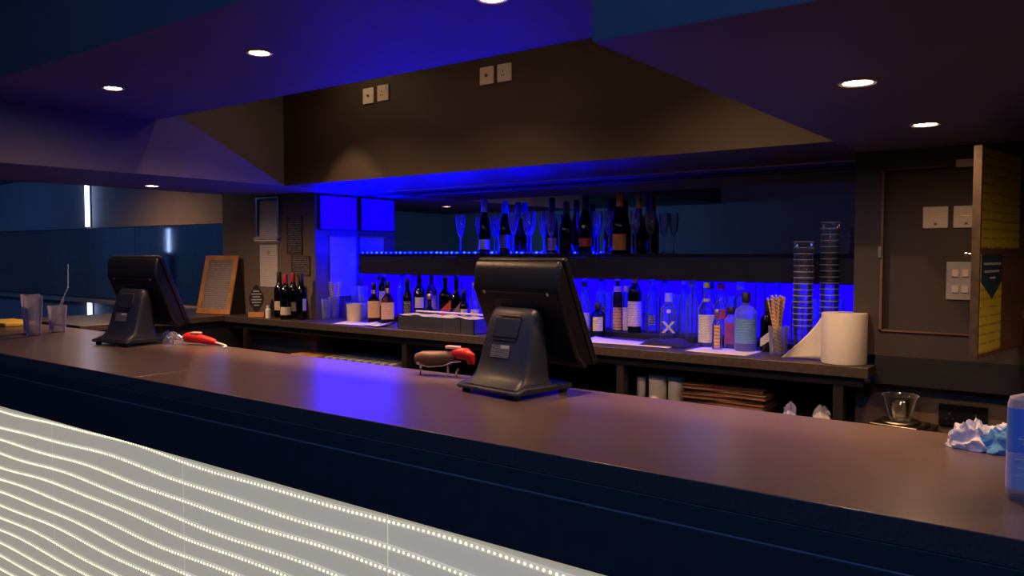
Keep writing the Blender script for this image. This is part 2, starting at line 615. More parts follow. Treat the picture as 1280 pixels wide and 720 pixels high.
# pale panels, butt-jointed, carrying the light strips
xs = [BX0, -5.23, -4.25, -3.277, -2.349, -1.42, -0.49, 0.44, BX1]
for a, b in zip(xs[:-1], xs[1:]):
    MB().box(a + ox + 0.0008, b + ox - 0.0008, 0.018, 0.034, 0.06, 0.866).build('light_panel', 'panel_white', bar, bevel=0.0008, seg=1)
MB().box(BX0 + ox, BX1 + ox, 0.04, 0.06, 0.0, 0.06).build('plinth', 'black', bar)


def wave(x, k):
    return (0.007 * math.sin(1.9 * x + 0.5 + 0.12 * k) + 0.006 * math.sin(4.3 * x + 1.1 + 0.35 * k)
            + 0.0025 * math.sin(9.0 * x + 1.7 * k) + 0.003 * math.sin(0.9 * x * (k % 3 + 1)))


led_k = 14
for k in range(led_k):
    z0 = 0.842 - 0.0585 * k + (0.012 if k == 0 else 0)
    X0, X1 = -4.3, -0.2
    n = 110
    pts = [(X0 + (X1 - X0) * i / n, z0 + wave(X0 + (X1 - X0) * i / n, k)) for i in range(n + 1)]
    rb = MB()
    v = []
    for (x, z) in pts:
        v += [(x + ox, 0.0145, z - 0.005), (x + ox, 0.0145, z + 0.005), (x + ox, 0.0178, z - 0.0075), (x + ox, 0.0178, z + 0.0075)]
    f = []
    for i in range(n):
        q = 4 * i
        f += [(q, q + 4, q + 5, q + 1), (q + 1, q + 5, q + 7, q + 3), (q, q + 2, q + 6, q + 4)]
    rb.add(v, f)
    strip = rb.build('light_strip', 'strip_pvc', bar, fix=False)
    dm = MB()
    x = X0
    while x < X1:
        z = z0 + wave(x, k)
        r = 0.0034 * random.uniform(0.85, 1.12)
        ring = [(x + ox + r * math.cos(a * PI / 3), 0.0143, z + r * math.sin(a * PI / 3)) for a in range(6)]
        ring2 = [(x + ox + .7 * r * math.cos(a * PI / 3), 0.0125, z + .7 * r * math.sin(a * PI / 3)) for a in range(6)]
        dm.add(ring + ring2, [(i, (i + 1) % 6, (i + 1) % 6 + 6, i + 6) for i in range(6)] + [(6, 7, 8, 9, 10, 11)])
        x += 0.0167
    d = dm.build('diodes', 'diode', strip, fix=False, smooth=False)
    d['kind'] = 'stuff'

# ================================================================== back counter (worktop with open shelving beneath)
bc = thing('back_counter', 'brown-topped back counter holding the rows of bottles', 'counter', (-3, 3.37, 0))


def loc_out(pts):
    return [(x + 3, y - 3.37) for x, y in pts]


CT = 1.06
MB().prism(loc_out([(-5.15, 3.37), (-0.745, 3.37), (-0.745, 3.498), (-0.839, 3.498), (-0.839, 3.978), (-4.388, 3.978), (-4.388, 3.588), (-5.15, 3.588)]), 'z', 1.015, CT).build('worktop', 'counter_top', bc, bevel=0.003)
MB().box(-5.1 + 3, -0.77 + 3, 0.03, 0.05, 0.975, 1.0145).build('rail', 'frame_dark', bc)
for x in (-4.95, -3.352, -1.884, -0.866):
    MB().box(x + 3 - 0.02, x + 3 + 0.02, 0.03, 0.075, 0.0, 0.974).build('upright', 'frame_dark', bc)
MB().box(-5.1 + 3, -0.845 + 3, 0.08, 0.6, 0.775, 0.80).build('shelf', 'frame_dark', bc)
MB().box(-5.1 + 3, -0.85 + 3, 0.585, 0.605, 0.0, 1.0145).build('back_panel', 'black', bc)

sc_ = thing('side_counter', 'side counter with pale blue-lit top behind the far till', 'counter', (-5.6, 3.0, 0))
MB().prism([(-0.45, -0.65), (0.445, -0.65), (0.445, 0.585), (0.105, 0.585), (0.105, 0.795), (-0.45, 0.795)], 'z', 1.02, CT).build('worktop', 'counter_top', sc_, bevel=0.003)
MB().prism([(-0.43, -0.62), (0.42, -0.62), (0.42, 0.58), (0.10, 0.58), (0.10, 0.79), (-0.43, 0.79)], 'z', 0, 1.0195).build('carcass', 'black', sc_)

# step that lifts the back row of bottles
tag(MB().box(-4.0, -0.95, 3.80, 3.95, CT, CT + 0.028).build('bottle_step', 'black', bevel=0.002), 'low black step under the rear row of bottles on the back counter', 'riser')
ST = CT + 0.028

# backlit blue panel behind the bottles, dark shelf above it
bp_ = thing('backlit_panel', 'glowing blue panel running behind the bottles under the shelf', 'light panel', (-2.6, 3.965, CT + 0.002))
MB().box(-1.72, 1.72, 0.0, 0.013, 0.0, 0.31).build('panel_tray', 'black', bp_)
MB().box(-1.71, 1.71, -0.006, 0.0, 0.03, 0.305).build('diffuser', 'blue_panel', bp_)
sh = thing('wall_shelf', 'black wall shelf carrying champagne bottles and flutes', 'shelf', (-2.47, 3.72, 1.38))
MB().box(-1.62, 1.60, 0, 0.255, 0.1156, 0.135).build('shelf_board', 'black_gloss', sh, bevel=0.002)
MB().box(-1.62, 1.60, 0.0, 0.018, 0.0, 0.1155).build('fascia', 'black', sh, bevel=0.002)
for x in (-1.60, -0.5, 0.5, 1.56):
    MB().box(x - 0.01, x + 0.01, 0.0185, 0.25, 0.0, 0.1145).build('bracket', 'black', sh)
MB().box(-1.58, 1.58, 0.085, 0.1, 0.106, 0.113).build('hidden_fill', 'blue_fill', sh)  # added emitter, unseen behind the fascia, brightens bottles and glasses in blue
SH = 1.515
ls = thing('light_string', 'string of tiny blue lights along the shelf edge', 'light string', (-4.33, 3.955, SH + 0.004))
MB().tube([(0.02, 0, -0.13), (0.0, 0, -0.02), (0.02, 0, 0.006), (2.1, 0, 0.002)], 0.002, 6).build('wire', 'clear_plastic', ls)
dots = [(0.02, -0.13), (0.012, -0.09), (0.006, -0.055), (0.0, -0.02)] + [(0.02 + 0.048 * i + random.uniform(-.008, .008), 0.002) for i in range(44)]
b0 = None
for i, (x, z) in enumerate(dots):
    r = random.choice((0.0022, 0.003, 0.0045))
    if b0 is None:
        b0 = MB().lathe([(0.0, -1), (0.7, -0.7), (1, 0), (0.7, 0.7), (0, 1)], 8).build('bulb', 'blue_diode', ls)
        q = b0
    else:
        q = b0.copy()
        COL.objects.link(q)
    q.location = (x, -0.003, z)
    q.scale = (r, r, r)

# glowing tubes on the far wall
for (z0, z1, lab) in ((1.785, 2.31, 'upper vertical glowing white-blue tube above the mirrored band'), (0.86, 1.01, 'lower short glowing tube below the mirrored band')):
    t = thing('tube_lamp', lab, 'lamp', (-8.28, 3.88, z0), group='glowing tubes on the far wall')
    MB().box(-0.03, 0.03, 0.006, 0.018, 0, z1 - z0).build('channel', 'steel', t)
    MB().lathe([(0.014, 0), (0.014, z1 - z0)], 12, c=(0, -0.012, 0)).build('tube', 'tube_light', t)
# tube on the front wall that the dark mirror panel reflects
t = thing('tube_lamp', 'slender glowing tube seen as a reflection in the dark wall panel', 'lamp', (-10.02, 2.0, 1.5))
MB().box(-0.03, 0.03, -0.03, 0.03, -1.5, 1.0).build('post', 'black', t)
MB().lathe([(0.007, 0.03), (0.007, 0.34)], 10, c=(0, 0.05, 0)).build('tube', 'tube_light', t)


# ================================================================== downlights (lamp light sits in the lamp)
def downlight(x, y, z, label, watts, cone=168, blend=1.0, group=None, tint=(1.0, 0.57, 0.29)):
    t = thing('downlight', label, 'downlight', (x, y, z), group=group)
    MB().lathe([(0.034, 0.001), (0.034, -0.003), (0.043, -0.005), (0.047, -0.002), (0.047, 0.001)], 28, close=False).build('trim_ring', 'lamp_trim', t)
    MB().lathe([(0.0005, -0.001), (0.034, -0.001)], 24, close=False).build('lens', 'lamp_lens', t)
    l = bpy.data.lights.new('downlight_beam', 'SPOT')
    l.energy = watts
    l.color = tint
    l.spot_size = R(cone)
    l.spot_blend = blend
    l.shadow_soft_size = 0.03
    o = bpy.data.objects.new('downlight_beam', l)
    COL.objects.link(o)
    o.parent = t
    o.location = (0, 0, -0.012)
    return t


G = 'warm round downlights in the lowered ceiling'
downlight(-2.42, 1.74, HIGH, 'round warm downlight in blue ceiling, left of the sockets, brighter of the left pair', 30, group=G)
downlight(-3.44, 1.73, HIGH, 'dimmer small downlight in the blue ceiling at far left', 20, group=G)
downlight(-1.386, 1.76, HIGH, 'warm downlight cut off by the top edge of the picture', 30, group=G)
downlight(-0.493, 2.063, LOW, 'bright warm downlight in the right soffit, larger of the two', 26, group=G)
downlight(-0.475, 2.86, LOW, 'bright warm downlight in the right soffit above the open cupboard door', 11, group=G)
downlight(-4.729, 2.606, LOW, 'faint small downlight in the narrow left soffit above the far till', 60, group=G)
downlight(-6.7, 3.1, 2.32, 'downlight in the ceiling of the far left area, out of view', 35, group=G)
downlight(0.5, 2.3, LOW, 'downlight in the right soffit beyond the picture edge', 40, group=G)
downlight(-3.45, 2.8, 2.62, 'hidden downlight up in the recess before the wall with sockets, left one', 45, cone=62, blend=0.12, group=G)
downlight(-1.2, 2.42, 2.62, 'hidden downlight up in the recess before the wall with sockets, rightmost', 110, cone=120, blend=0.9, group=G)
downlight(-2.35, 2.42, 2.62, 'hidden downlight up in the recess before the wall with sockets, middle one', 90, cone=120, blend=0.9, group=G)
downlight(-3.2, 2.42, 2.62, 'hidden downlight up in the recess before the wall with sockets, leftmost', 115, cone=120, blend=0.9, group=G)


# ================================================================== bottles
def face_cam(x, y, j=0.0):
    return math.degrees(math.atan2(-y, -x)) + 90 + j


def bottle(x, y, z, h, r, style, glass, cap, label, cat='bottle', group=None, lab=None, neck=None, capr=None, caph=None, jit=0, name='bottle', extra=None):
    """lab = (material, z0, z1, half angle); neck = (material, z0, z1), heights as fractions"""
    t = thing(name, label, cat, (x, y, z), face_cam(x, y, jit), group)
    ex = 2.0
    if style == 'wine':
        nr = 0.0145
        P = [(r * .9, 0), (r, .01), (r, .60 * h), (r * .93, .655 * h), (r * .6, .72 * h), (nr * 1.15, .78 * h), (nr, .84 * h), (nr, .955 * h), (nr * 1.12, .96 * h), (nr * 1.12, .99 * h), (nr * .8, .99 * h)]
        cz0, cz1, cr = .80, 1.0, nr * 1.18
    elif style == 'champ':
        nr = 0.0145
        P = [(r * .88, 0), (r, .012), (r, .44 * h), (r * .95, .52 * h), (r * .72, .62 * h), (r * .48, .72 * h), (nr * 1.15, .80 * h), (nr, .9 * h), (nr * 1.2, .905 * h), (nr * 1.2, .93 * h)]
        cz0, cz1, cr = .76, 1.0, nr * 1.3
    elif style == 'spirit':
        nr = 0.0145
        P = [(r * .9, 0), (r, .01), (r, .57 * h), (r * .9, .63 * h), (r * .55, .69 * h), (nr * 1.1, .74 * h), (nr, .78 * h), (nr, .92 * h), (nr * .8, .92 * h)]
        cz0, cz1, cr = .90, 1.0, nr * 1.15
    elif style == 'square':
        ex = 7.0
        nr = 0.0145
        P = [(r * .93, 0), (r, .008), (r, .55 * h), (r * .93, .59 * h), (r * .6, .65 * h), (nr * 1.05, .70 * h), (nr, .75 * h), (nr, .91 * h), (nr * .8, .91 * h)]
        cz0, cz1, cr = .89, 1.0, nr * 1.15
    elif style == 'slim':
        nr = 0.012
        P = [(r * .9, 0), (r, .01), (r, .62 * h), (r * .8, .70 * h), (nr * 1.2, .78 * h), (nr, .82 * h), (nr, .93 * h), (nr * .8, .93 * h)]
        cz0, cz1, cr = .90, 1.0, nr * 1.25
    elif style == 'broad':
        nr = 0.016
        P = [(r * .9, 0), (r * .97, .01), (r, .08 * h), (r, .62 * h), (r * .93, .68 * h), (r * .62, .745 * h), (nr * 1.1, .775 * h), (nr, .80 * h), (nr, .86 * h)]
        cz0, cz1, cr = .82, 1.0, nr * 1.3
    else:  # round decanter
        nr = 0.013
        P = [(r * .6, 0), (r * .9, .08 * h), (r, .25 * h), (r * .9, .42 * h), (r * .5, .54 * h), (nr, .6 * h), (nr, .86 * h), (nr * .8, .86 * h)]
        cz0, cz1, cr = .84, 1.0, nr * 1.5
    MB().lathe(P, 24 if ex == 2 else 32, ex=ex).build('glass_body', glass, t)
    if caph:
        cz0 = 1 - caph
    if capr:
        cr = capr
    c0, c1 = cz0 * h, cz1 * h
    if cap:
        MB().lathe([(cr * .98, c0), (cr, c0 + .002), (cr * .96, c1 - .003), (cr * .85, c1)], 18).build('cap', cap, t)
    rr = r * (1.0 if ex == 2 else 1.0) + 0.0006
    if lab:
        m, a, b, ha = lab
        MB().arc_band(rr, a * h, b * h, -90 - ha, -90 + ha, 10, ex=ex).build('label', m, t)
    if neck:
        m, a, b = neck
        rn = max(p[0] for p in P if a * h - .001 <= p[1] <= b * h + .001) if any(a * h - .001 <= p[1] <= b * h + .001 for p in P) else nr
        MB().arc_band(rn + .0012, a * h, b * h, -250, 70, 14).build('neck_label', m, t)
    if extra:
        extra(t, h, r)
    return t


# ---- wine on the left of the back counter
GW = 'wine bottles beside the pier'
bottle(-4.725, 3.535, CT, .323, .036, 'wine', 'black_glass', 'pos_dark', 'black-capped wine bottle with small cream label, leftmost by the pier', group=GW, lab=('label_text', .16, .36, 38), jit=-30)
bottle(-4.535, 3.445, CT, .31, .038, 'wine', 'black_glass', 'red_cap', 'red-capped wine bottle with large cream label at the front', group=GW, lab=('label_text', .10, .28, 62))
bottle(-4.575, 3.54, CT, .32, .036, 'wine', 'black_glass', 'red_cap', 'red-capped wine bottle standing behind the cream-labelled one', group=GW, lab=('label_text', .16, .36, 50))
bottle(-4.435, 3.5, CT, .313, .0375, 'wine', 'green_dark', 'pos_dark', 'dark wine bottle with narrow pale label, rightmost by the pier', group=GW, lab=('label_white', .2, .46, 22), jit=35)
tag(MB().lathe([(.016, 0), (.019, .003), (.019, .062), (.012, .07), (.012, .088), (.009, .09)], 16).build('vial', 'white'), 'tiny white flask beside the black-capped wine bottle', 'flask').location = (-4.70, 3.42, CT)

# ---- whisky and liqueur group behind and beside the metal tray
GS = 'spirit bottles left of the middle till'


def x_mark(t, h, r):
    y = -r * 1.005 - .002
    for s in (-1, 1):
        MB().hexa([(-.027 * s - .008, y, .045), (-.027 * s + .008, y, .045), (-.027 * s + .008, y + .0012, .045), (-.027 * s - .008, y + .0012, .045),
                   (.027 * s - .008, y - .0004, .105), (.027 * s + .008, y - .0004, .105), (.027 * s + .008, y + .0012, .105), (.027 * s - .008, y + .0012, .105)]).build('cross_stroke', 'label_white', t)
    MB().lathe([(.0005, 0), (.011, 0), (.011, .001), (.0005, .001)], 16, close=False).build('dot', 'white', t).matrix_local = Matrix.Translation((0, -r * .93 - .006, .158)) @ Matrix.Rotation(R(90), 4, 'X')


def slash(m):
    def fn(t, h, r):
        y = -r - .0012
        MB().hexa([(-r * .95, y, .10 * h), (r * .95, y, .30 * h), (r * .95, y + .001, .30 * h), (-r * .95, y + .001, .10 * h),
                   (-r * .95, y, .26 * h), (r * .95, y, .50 * h), (r * .95, y + .001, .50 * h), (-r * .95, y + .001, .26 * h)]).build('slanted_label', m, t)
    return fn


def medal(t, h, r):
    MB().lathe([(.0005, 0), (.013, 0), (.013, .0015), (.0005, .0015)], 16, close=False).build('medallion', 'cream', t).matrix_local = Matrix.Translation((-.008, -r * .86, .60 * h)) @ Matrix.Rotation(R(70), 4, 'X')


bottle(-3.885, 3.66, CT, .262, .039, 'square', 'amber', 'pos_dark', 'square amber whisky bottle with yellow label, left of the matching pair', group=GS, lab=('label_cream', .12, .54, 60), neck=('label_text', .72, .82))
bottle(-3.755, 3.66, CT, .275, .042, 'square', 'amber_pale', 'pos_dark', 'square pale amber whisky bottle with yellow label, right of the matching pair', group=GS, lab=('label_cream', .10, .50, 58), neck=('label_text', .72, .84))
bottle(-3.97, 3.83, ST, .34, .036, 'spirit', 'amber', 'red_cap', 'tall amber bottle with cream neck label and pourer behind the yellow-labelled pair', group=GS, neck=('label_text', .78, .9), lab=('label_text', .2, .5, 50))
bottle(-3.655, 3.74, CT, .292, .031, 'spirit', 'green_dark', 'pos_dark', 'slim dark green bottle right of the yellow-labelled whisky', group=GS, lab=('label_black', .2, .5, 50))
bottle(-3.57, 3.765, CT, .345, .04, 'spirit', 'brown_dark', 'red_cap', 'dark brown bottle with cream label and round medallion', group=GS, lab=('label_text', .30, .50, 44), extra=medal)
bottle(-3.56, 3.87, ST, .30, .038, 'spirit', 'amber_pale', 'pos_dark', 'bottle with wide dull cream label behind the medallion bottle', group=GS, lab=('label_tan', .2, .5, 60))
bottle(-3.42, 3.70, CT, .2, .042, 'decanter', 'brown_dark', 'brass', 'round squat dark decanter behind the metal tray', group=GS)
bottle(-3.375, 3.80, CT, .335, .042, 'square', 'brown_dark', 'gold', 'square dark whisky bottle with slanted red label', group=GS, extra=slash('red_label'))
bottle(-3.265, 3.78, CT, .315, .036, 'square', 'black_glass', 'pos_dark', 'square black whisky bottle with slanted gold label', group=GS, extra=slash('gold'))
bottle(-3.135, 3.70, CT, .235, .027, 'spirit', 'green_dark', 'pos_dark', 'short dark bottle with cream label at the right end of the metal tray', group=GS, lab=('label_text', .1, .5, 50))
bottle(-3.065, 3.72, CT, .28, .032, 'spirit', 'clear_glass', 'gold', 'clear bottle with gold cap and cream label beside the middle till', group=GS, lab=('label_text', .15, .42, 50))
for i, (x, h, g, c, lb) in enumerate([(-4.08, .27, 'clear_glass', 'pos_dark', 'short clear bottle with black cap left of the tall amber one'),
                                      (-3.85, .30, 'blue_glass', 'pos_dark', 'blue-lit clear bottle in the rear row behind the yellow-labelled pair'),
                                      (-3.735, .34, 'clear_glass', 'red_cap', 'clear red-capped bottle in the rear row above the dark green bottle'),
                                      (-3.645, .355, 'clear_glass', 'steel', 'clear bottle with tall silver cap in the rear row'),
                                      (-3.49, .33, 'blue_glass', 'wood_dark', 'blue-lit bottle with brown stopper in the rear row'),
                                      (-3.34, .35, 'clear_glass', 'steel', 'clear silver-capped bottle behind the slanted gold label'),
                                      (-3.21, .37, 'clear_glass', 'steel', 'tall clear bottle with silver cap nearest the middle till'),
                                      (-3.10, .30, 'blue_glass', 'pos_dark', 'blue-lit bottle with black cap half hidden by the middle till')]):
    bottle(x, 3.89, ST, h, .032, ('spirit', 'slim', 'wine')[i % 3], g, c, lb, group='rear row of bottles left of the middle till')

# ---- right of the middle till
GR = 'spirit bottles right of the middle till'
bottle(-2.335, 3.80, CT, .30, .03, 'spirit', 'clear_glass', 'pos_dark', 'clear bottle with white label just right of the middle till', group=GR, lab=('label_white', .06, .42, 60))
bottle(-2.26, 3.86, ST, .30, .026, 'spirit', 'blue_glass', 'pos_dark', 'slim dark-necked bottle with black label near the middle till', group=GR, lab=('label_black', .15, .45, 55))
bottle(-2.2, 3.72, CT, .19, .042, 'broad', 'teal_glass', 'pos_dark', 'broad turquoise bottle low on the counter near the middle till', group=GR, lab=('label_text', .2, .6, 38))
bottle(-2.155, 3.86, ST, .31, .027, 'slim', 'amber_pale', 'pink_cap', 'slim bottle with orange label and pink cap, left of a pair', group=GR, lab=('label_tan', .02, .42, 70), neck=('pink_cap', .70, .80))
bottle(-2.095, 3.86, ST, .315, .025, 'slim', 'clear_glass', 'pink_cap', 'slim bottle with pale label and pink cap, right of a pair', group=GR, lab=('label_text', .02, .42, 70), neck=('pink_cap', .70, .80))
bottle(-2.035, 3.83, ST, .355, .037, 'wine', 'brown_dark', 'pink_cap', 'tall brown syrup bottle with large cream label and pale pink cap', group=GR, lab=('label_text', .10, .48, 75), neck=('label_cream', .76, .88), caph=.06)
bottle(-1.957, 3.88, ST, .29, .032, 'spirit', 'blue_glass', 'steel', 'blue-lit clear bottle with small black label right of the syrup', group=GR, lab=('label_black', .16, .34, 32))
bottle(-1.82, 3.80, CT, .25, .042, 'broad', 'blue_glass', 'white', 'clear bottle marked with a big white cross and dot', group=GR, extra=x_mark)
bottle(-1.705, 3.905, ST, .36, .034, 'broad', 'clear_glass', 'steel', 'tall clear bottle with wide silver cap behind the black cloth', group=GR, capr=.034, caph=.11)
bottle(-1.752, 3.84, ST, .285, .027, 'slim', 'blue_glass', 'white', 'blue-lit bottle with round white stopper', group=GR, capr=.014, caph=.06)
bottle(-1.685, 3.79, CT, .315, .03, 'slim', 'blue_glass', 'green_cap', 'blue-lit bottle with round green stopper', group=GR, capr=.018, caph=.075)
bottle(-1.56, 3.68, CT, .315, .04, 'spirit', 'clear_glass', 'green_cap', 'clear bottle with tall white label and olive stopper', group=GR, lab=('label_white', .07, .50, 66), neck=('label_text', .70, .745), capr=.016, caph=.08)
bottle(-1.535, 3.80, CT, .31, .036, 'spirit', 'clear_glass', 'red', 'clear bottle topped with a round bright red stopper', group=GR, capr=.02, caph=.1, lab=('red_label', .42, .58, 40))
bottle(-1.472, 3.60, CT, .19, .024, 'slim', 'clear_glass', 'steel', 'small clear bottle with brown patterned label left of the blue gin', group=GR, lab=('label_tan', .06, .62, 32))
bottle(-1.44, 3.70, CT, .20, .034, 'broad', 'clear_plastic', 'pos_dark', 'short bottle with purple wrapper left of the blue gin', group=GR, lab=('purple_wrap', .1, .62, 70))
bottle(-1.445, 3.83, ST, .305, .036, 'broad', 'clear_glass', 'cream', 'clear bottle with cream cap behind the blue gin', group=GR, lab=('label_text', .38, .52, 50))
bottle(-1.344, 3.63, CT, .275, .052, 'broad', 'gin_blue', 'pos_dark', 'broad sky blue gin bottle with black stopper', group=GR, lab=('gin_label', .14, .56, 62), capr=.022, caph=.17)
bottle(-1.372, 3.9, ST, .385, .03, 'slim', 'clear_glass', 'clear_cup', 'tallest slim clear bottle rising over the shelf edge', group=GR, capr=.019, caph=.16)
bottle(-1.25, 3.665, CT, .24, .036, 'wine', 'black_glass', 'pos_dark', 'short black bottle with slanted white label beside the straws', group=GR, extra=slash('label_white'))
for i, (x, h, g, c, lb) in enumerate([(-2.39, .31, 'blue_glass', 'steel', 'blue-lit bottle partly hidden by the right edge of the middle till'),
                                      (-1.892, .30, 'clear_glass', 'pos_dark', 'clear bottle in the rear row left of the white cross'),
                                      (-1.635, .30, 'clear_glass', 'pos_dark', 'clear bottle in the rear row between the green and red stoppers'),
                                      (-1.285, .30, 'blue_glass', 'steel', 'blue-lit bottle in the rear row behind the black bottle with slanted label'),
                                      (-1.19, .28, 'clear_glass', 'steel', 'clear bottle in the rear row behind the straws'),
                                      ]):
    bottle(x, 3.9, ST, h, .032, ('spirit', 'slim', 'broad')[i % 3], g, c, lb, group='rear row of bottles right of the middle till')

# ---- champagne on the shelf
GC = 'champagne bottles on the mirror shelf'
for (x, y, h, r, g, c, lb, lab) in [
    (-3.054, 3.80, .333, .037, 'black_glass', 'steel', 'champagne bottle with silver foil and pale label, leftmost on the shelf', ('label_white', .08, .26, 60)),
    (-2.949, 3.87, .322, .037, 'black_glass', 'bluelabel', 'champagne bottle with blue foil behind the flutes', ('label_black', .1, .35, 60)),
    (-2.582, 3.84, .325, .037, 'black_glass', 'pos_dark', 'dark champagne bottle with olive label left of the plain one', ('label_tan', .06, .28, 40)),
    (-2.475, 3.83, .297, .042, 'black_glass', 'pos_dark', 'plain black champagne bottle without label, second of the dark pair', None),
    (-2.342, 3.82, .328, .043, 'black_glass', 'black', 'black champagne bottle with dark red band label and white medallion', ('red_label', .12, .26, 55)),
    (-2.222, 3.89, .308, .036, 'black_glass', 'pos_dark', 'slim black bottle behind the orange-labelled champagne', None),
    (-2.115, 3.80, .33, .046, 'black_glass', 'orange_label', 'champagne bottle with orange foil and orange label', ('orange_label', .06, .32, 50)),
    (-2.045, 3.89, .322, .036, 'black_glass', 'gold', 'champagne bottle with dull gold foil, rightmost on the shelf', None)]:
    ex_ = None
    if 'medallion' in lb:
        def ex_(t, h, r):
            MB().lathe([(.0005, 0), (.010, 0), (.010, .001), (.0005, .001)], 16, close=False).build('medallion', 'white', t).matrix_local = Matrix.Translation((-.012, -r * .96, .46 * h)) @ Matrix.Rotation(R(85), 4, 'X')
    bottle(x, y, SH, h, r, 'champ', g, c, lb, group=GC, lab=lab, extra=ex_, name='champagne_bottle')

# ---- flutes
fl = thing('champagne_flute', 'flute', 'glass')
MB().lathe([(.0295, .001), (.031, .0025), (.012, .005), (.0042, .012), (.0038, .09), (.007, .10), (.018, .125), (.026, .165), (.0285, .2), (.027, .235), (.0262, .236), (.0275, .2), (.025, .165), (.017, .127), (.003, .103)], 22).build('bowl_and_stem', 'clear_flute', fl)
FL = [(-3.247, 3.80, 1.03, 'champagne flute glowing blue, leftmost on the shelf'),
      (-3.145, 3.87, 1.0, 'champagne flute just left of the silver-foil bottle'),
      (-3.022, 3.90, 1.0, 'champagne flute just right of the silver-foil bottle'),
      (-2.825, 3.79, 1.14, 'tall champagne flute glowing blue, right of the blue-foil bottle'),
      (-2.735, 3.81, 1.04, 'champagne flute, front one of the overlapping blue pair'),
      (-2.77, 3.89, 1.08, 'champagne flute, rear one of the overlapping blue pair'),
      (-2.655, 3.86, 1.0, 'champagne flute left of the olive-labelled bottle'),
      (-2.545, 3.775, 1.0, 'champagne flute before the olive-labelled bottle'),
      (-2.42, 3.90, 1.02, 'dim champagne flute between the plain black and medallion bottles'),
      (-2.268, 3.83, 1.0, 'dim champagne flute right of the medallion bottle'),
      (-2.19, 3.82, 1.0, 'dim champagne flute left of the orange-labelled bottle'),
      (-2.02, 3.80, .99, 'dim champagne flute right of the orange-labelled bottle'),
      (-1.945, 3.83, .97, 'dim champagne flute, rightmost on the shelf')]
for i, (x, y, s, lb) in enumerate(FL):
    if i == 0:
        q = fl
        q.location = (x, y, SH)
        q['label'] = lb
        q['group'] = 'champagne flutes on the mirror shelf'
        q.scale = (s, s, s)
    else:
        dup(fl, (x, y, SH), 0, lb, 'champagne flutes on the mirror shelf', scale=(s, s, s))

# ---- tumblers lit blue behind the bottles
tb = MB().lathe([(.026, 0), (.029, .004), (.031, .03), (.0335, .085), (.0345, .11), (.0325, .11), (.0315, .085), (.028, .03), (.024, .012), (.0005, .012)], 14).build('tumbler', 'tumbler_glass')
tag(tb, 'x', 'glass')
spots = []
BOT = []
for o_ in list(S.objects):
    if o_.parent is None and o_.name.split('.')[0] == 'bottle':
        BOT.append((o_.location.x, o_.location.y, max(abs(v.co.x) for v in o_.children[0].data.vertices)))


def free(x, y, r):
    return all(math.hypot(x - a, y - b) > r + c for a, b, c in BOT)


for i in range(3):
    spots.append((-4.28 + .078 * i, 3.80, CT))
    spots.append((-4.30 + .078 * i, 3.89, CT))
    spots.append((-4.275 + .078 * i, 3.85, CT + .113))
GT = 'blue-lit tumblers left of the cream cup'
GT2 = 'blue-lit tumblers stacked in the rear row behind the bottles'
lbT = ('clear tumbler glowing blue beside the striped paper straws', 'clear tumbler glowing blue on the step behind the bottles')
spots = [p for p in spots if free(p[0], p[1], .045)]
for i, p in enumerate(spots):
    o = tb if i == 0 else tb.copy()
    if i:
        COL.objects.link(o)
    o.location = p
    tag(o, lbT[0], 'glass', GT)
for i in range(27):
    x = -2.36 + i * .052
    if x > -0.97:
        break
    if not (free(x, 3.922, .035) and free(x + .006, 3.922, .035)):
        continue
    o = tb.copy()
    COL.objects.link(o)
    o.location = (x, 3.922, ST)
    o.scale = (.72, .72, .95)
    tag(o, lbT[1], 'glass', GT2)
    o = tb.copy()
    COL.objects.link(o)
    o.location = (x + .006, 3.922, ST + .107)
    o.scale = (.72, .72, .95)
    tag(o, lbT[1], 'glass', GT2)
o = tb.copy()
COL.objects.link(o)
o.location = (-4.33, 3.63, CT)
o.scale = (.95, .95, 1.25)
tag(o, 'single clear tumbler between the wine and the striped straws', 'glass')


# ---- straws in cups
def straw_cup(x, y, n, mats, label, ch, cr, sh, glab, group):
    t = tag(MB().lathe([(cr * .8, 0), (cr * .82, .004), (cr, ch), (cr * .95, ch), (cr * .78, .01), (.0005, .01)], 20).build('straw_cup', 'clear_plastic'), label, 'cup')
    t.location = (x, y, CT)
    base = []
    for m in mats:
        base.append(MB().lathe([(.0045, 0), (.0045, sh), (.0038, sh), (.0038, .002)], 8).build('paper_straw', m))
    for i in range(n):
        o = base[i] if i < len(base) else base[i % len(base)].copy()
        if i >= len(base):
            COL.objects.link(o)
        a = 2 * PI * i / n * 2.4 + .3
        rr = cr * .62 * math.sqrt((i + .5) / n)
        tilt = .2 * rr / (cr * .62)
        rr *= .55
        o.location = (x + rr * math.cos(a), y + rr * math.sin(a), CT + .012 + random.uniform(0, .012))
        o.rotation_euler = (-tilt * math.sin(a), tilt * math.cos(a), random.uniform(0, 6))
        tag(o, glab, 'straw', group)


straw_cup(-4.33, 3.70, 12, ['straw_red', 'straw_blue'], 'clear cup holding pale striped straws beside the wine', .15, .04, .235, 'pale striped paper straw in the cup beside the wine', 'straws beside the wine')
straw_cup(-1.168, 3.565, 16, ['straw_yellow', 'straw_blue', 'straw_yellow'], 'clear cup holding yellow striped straws beside the cup stacks', .13, .045, .25, 'yellow or blue striped paper straw in the cup by the cup stacks', 'straws beside the cup stacks')

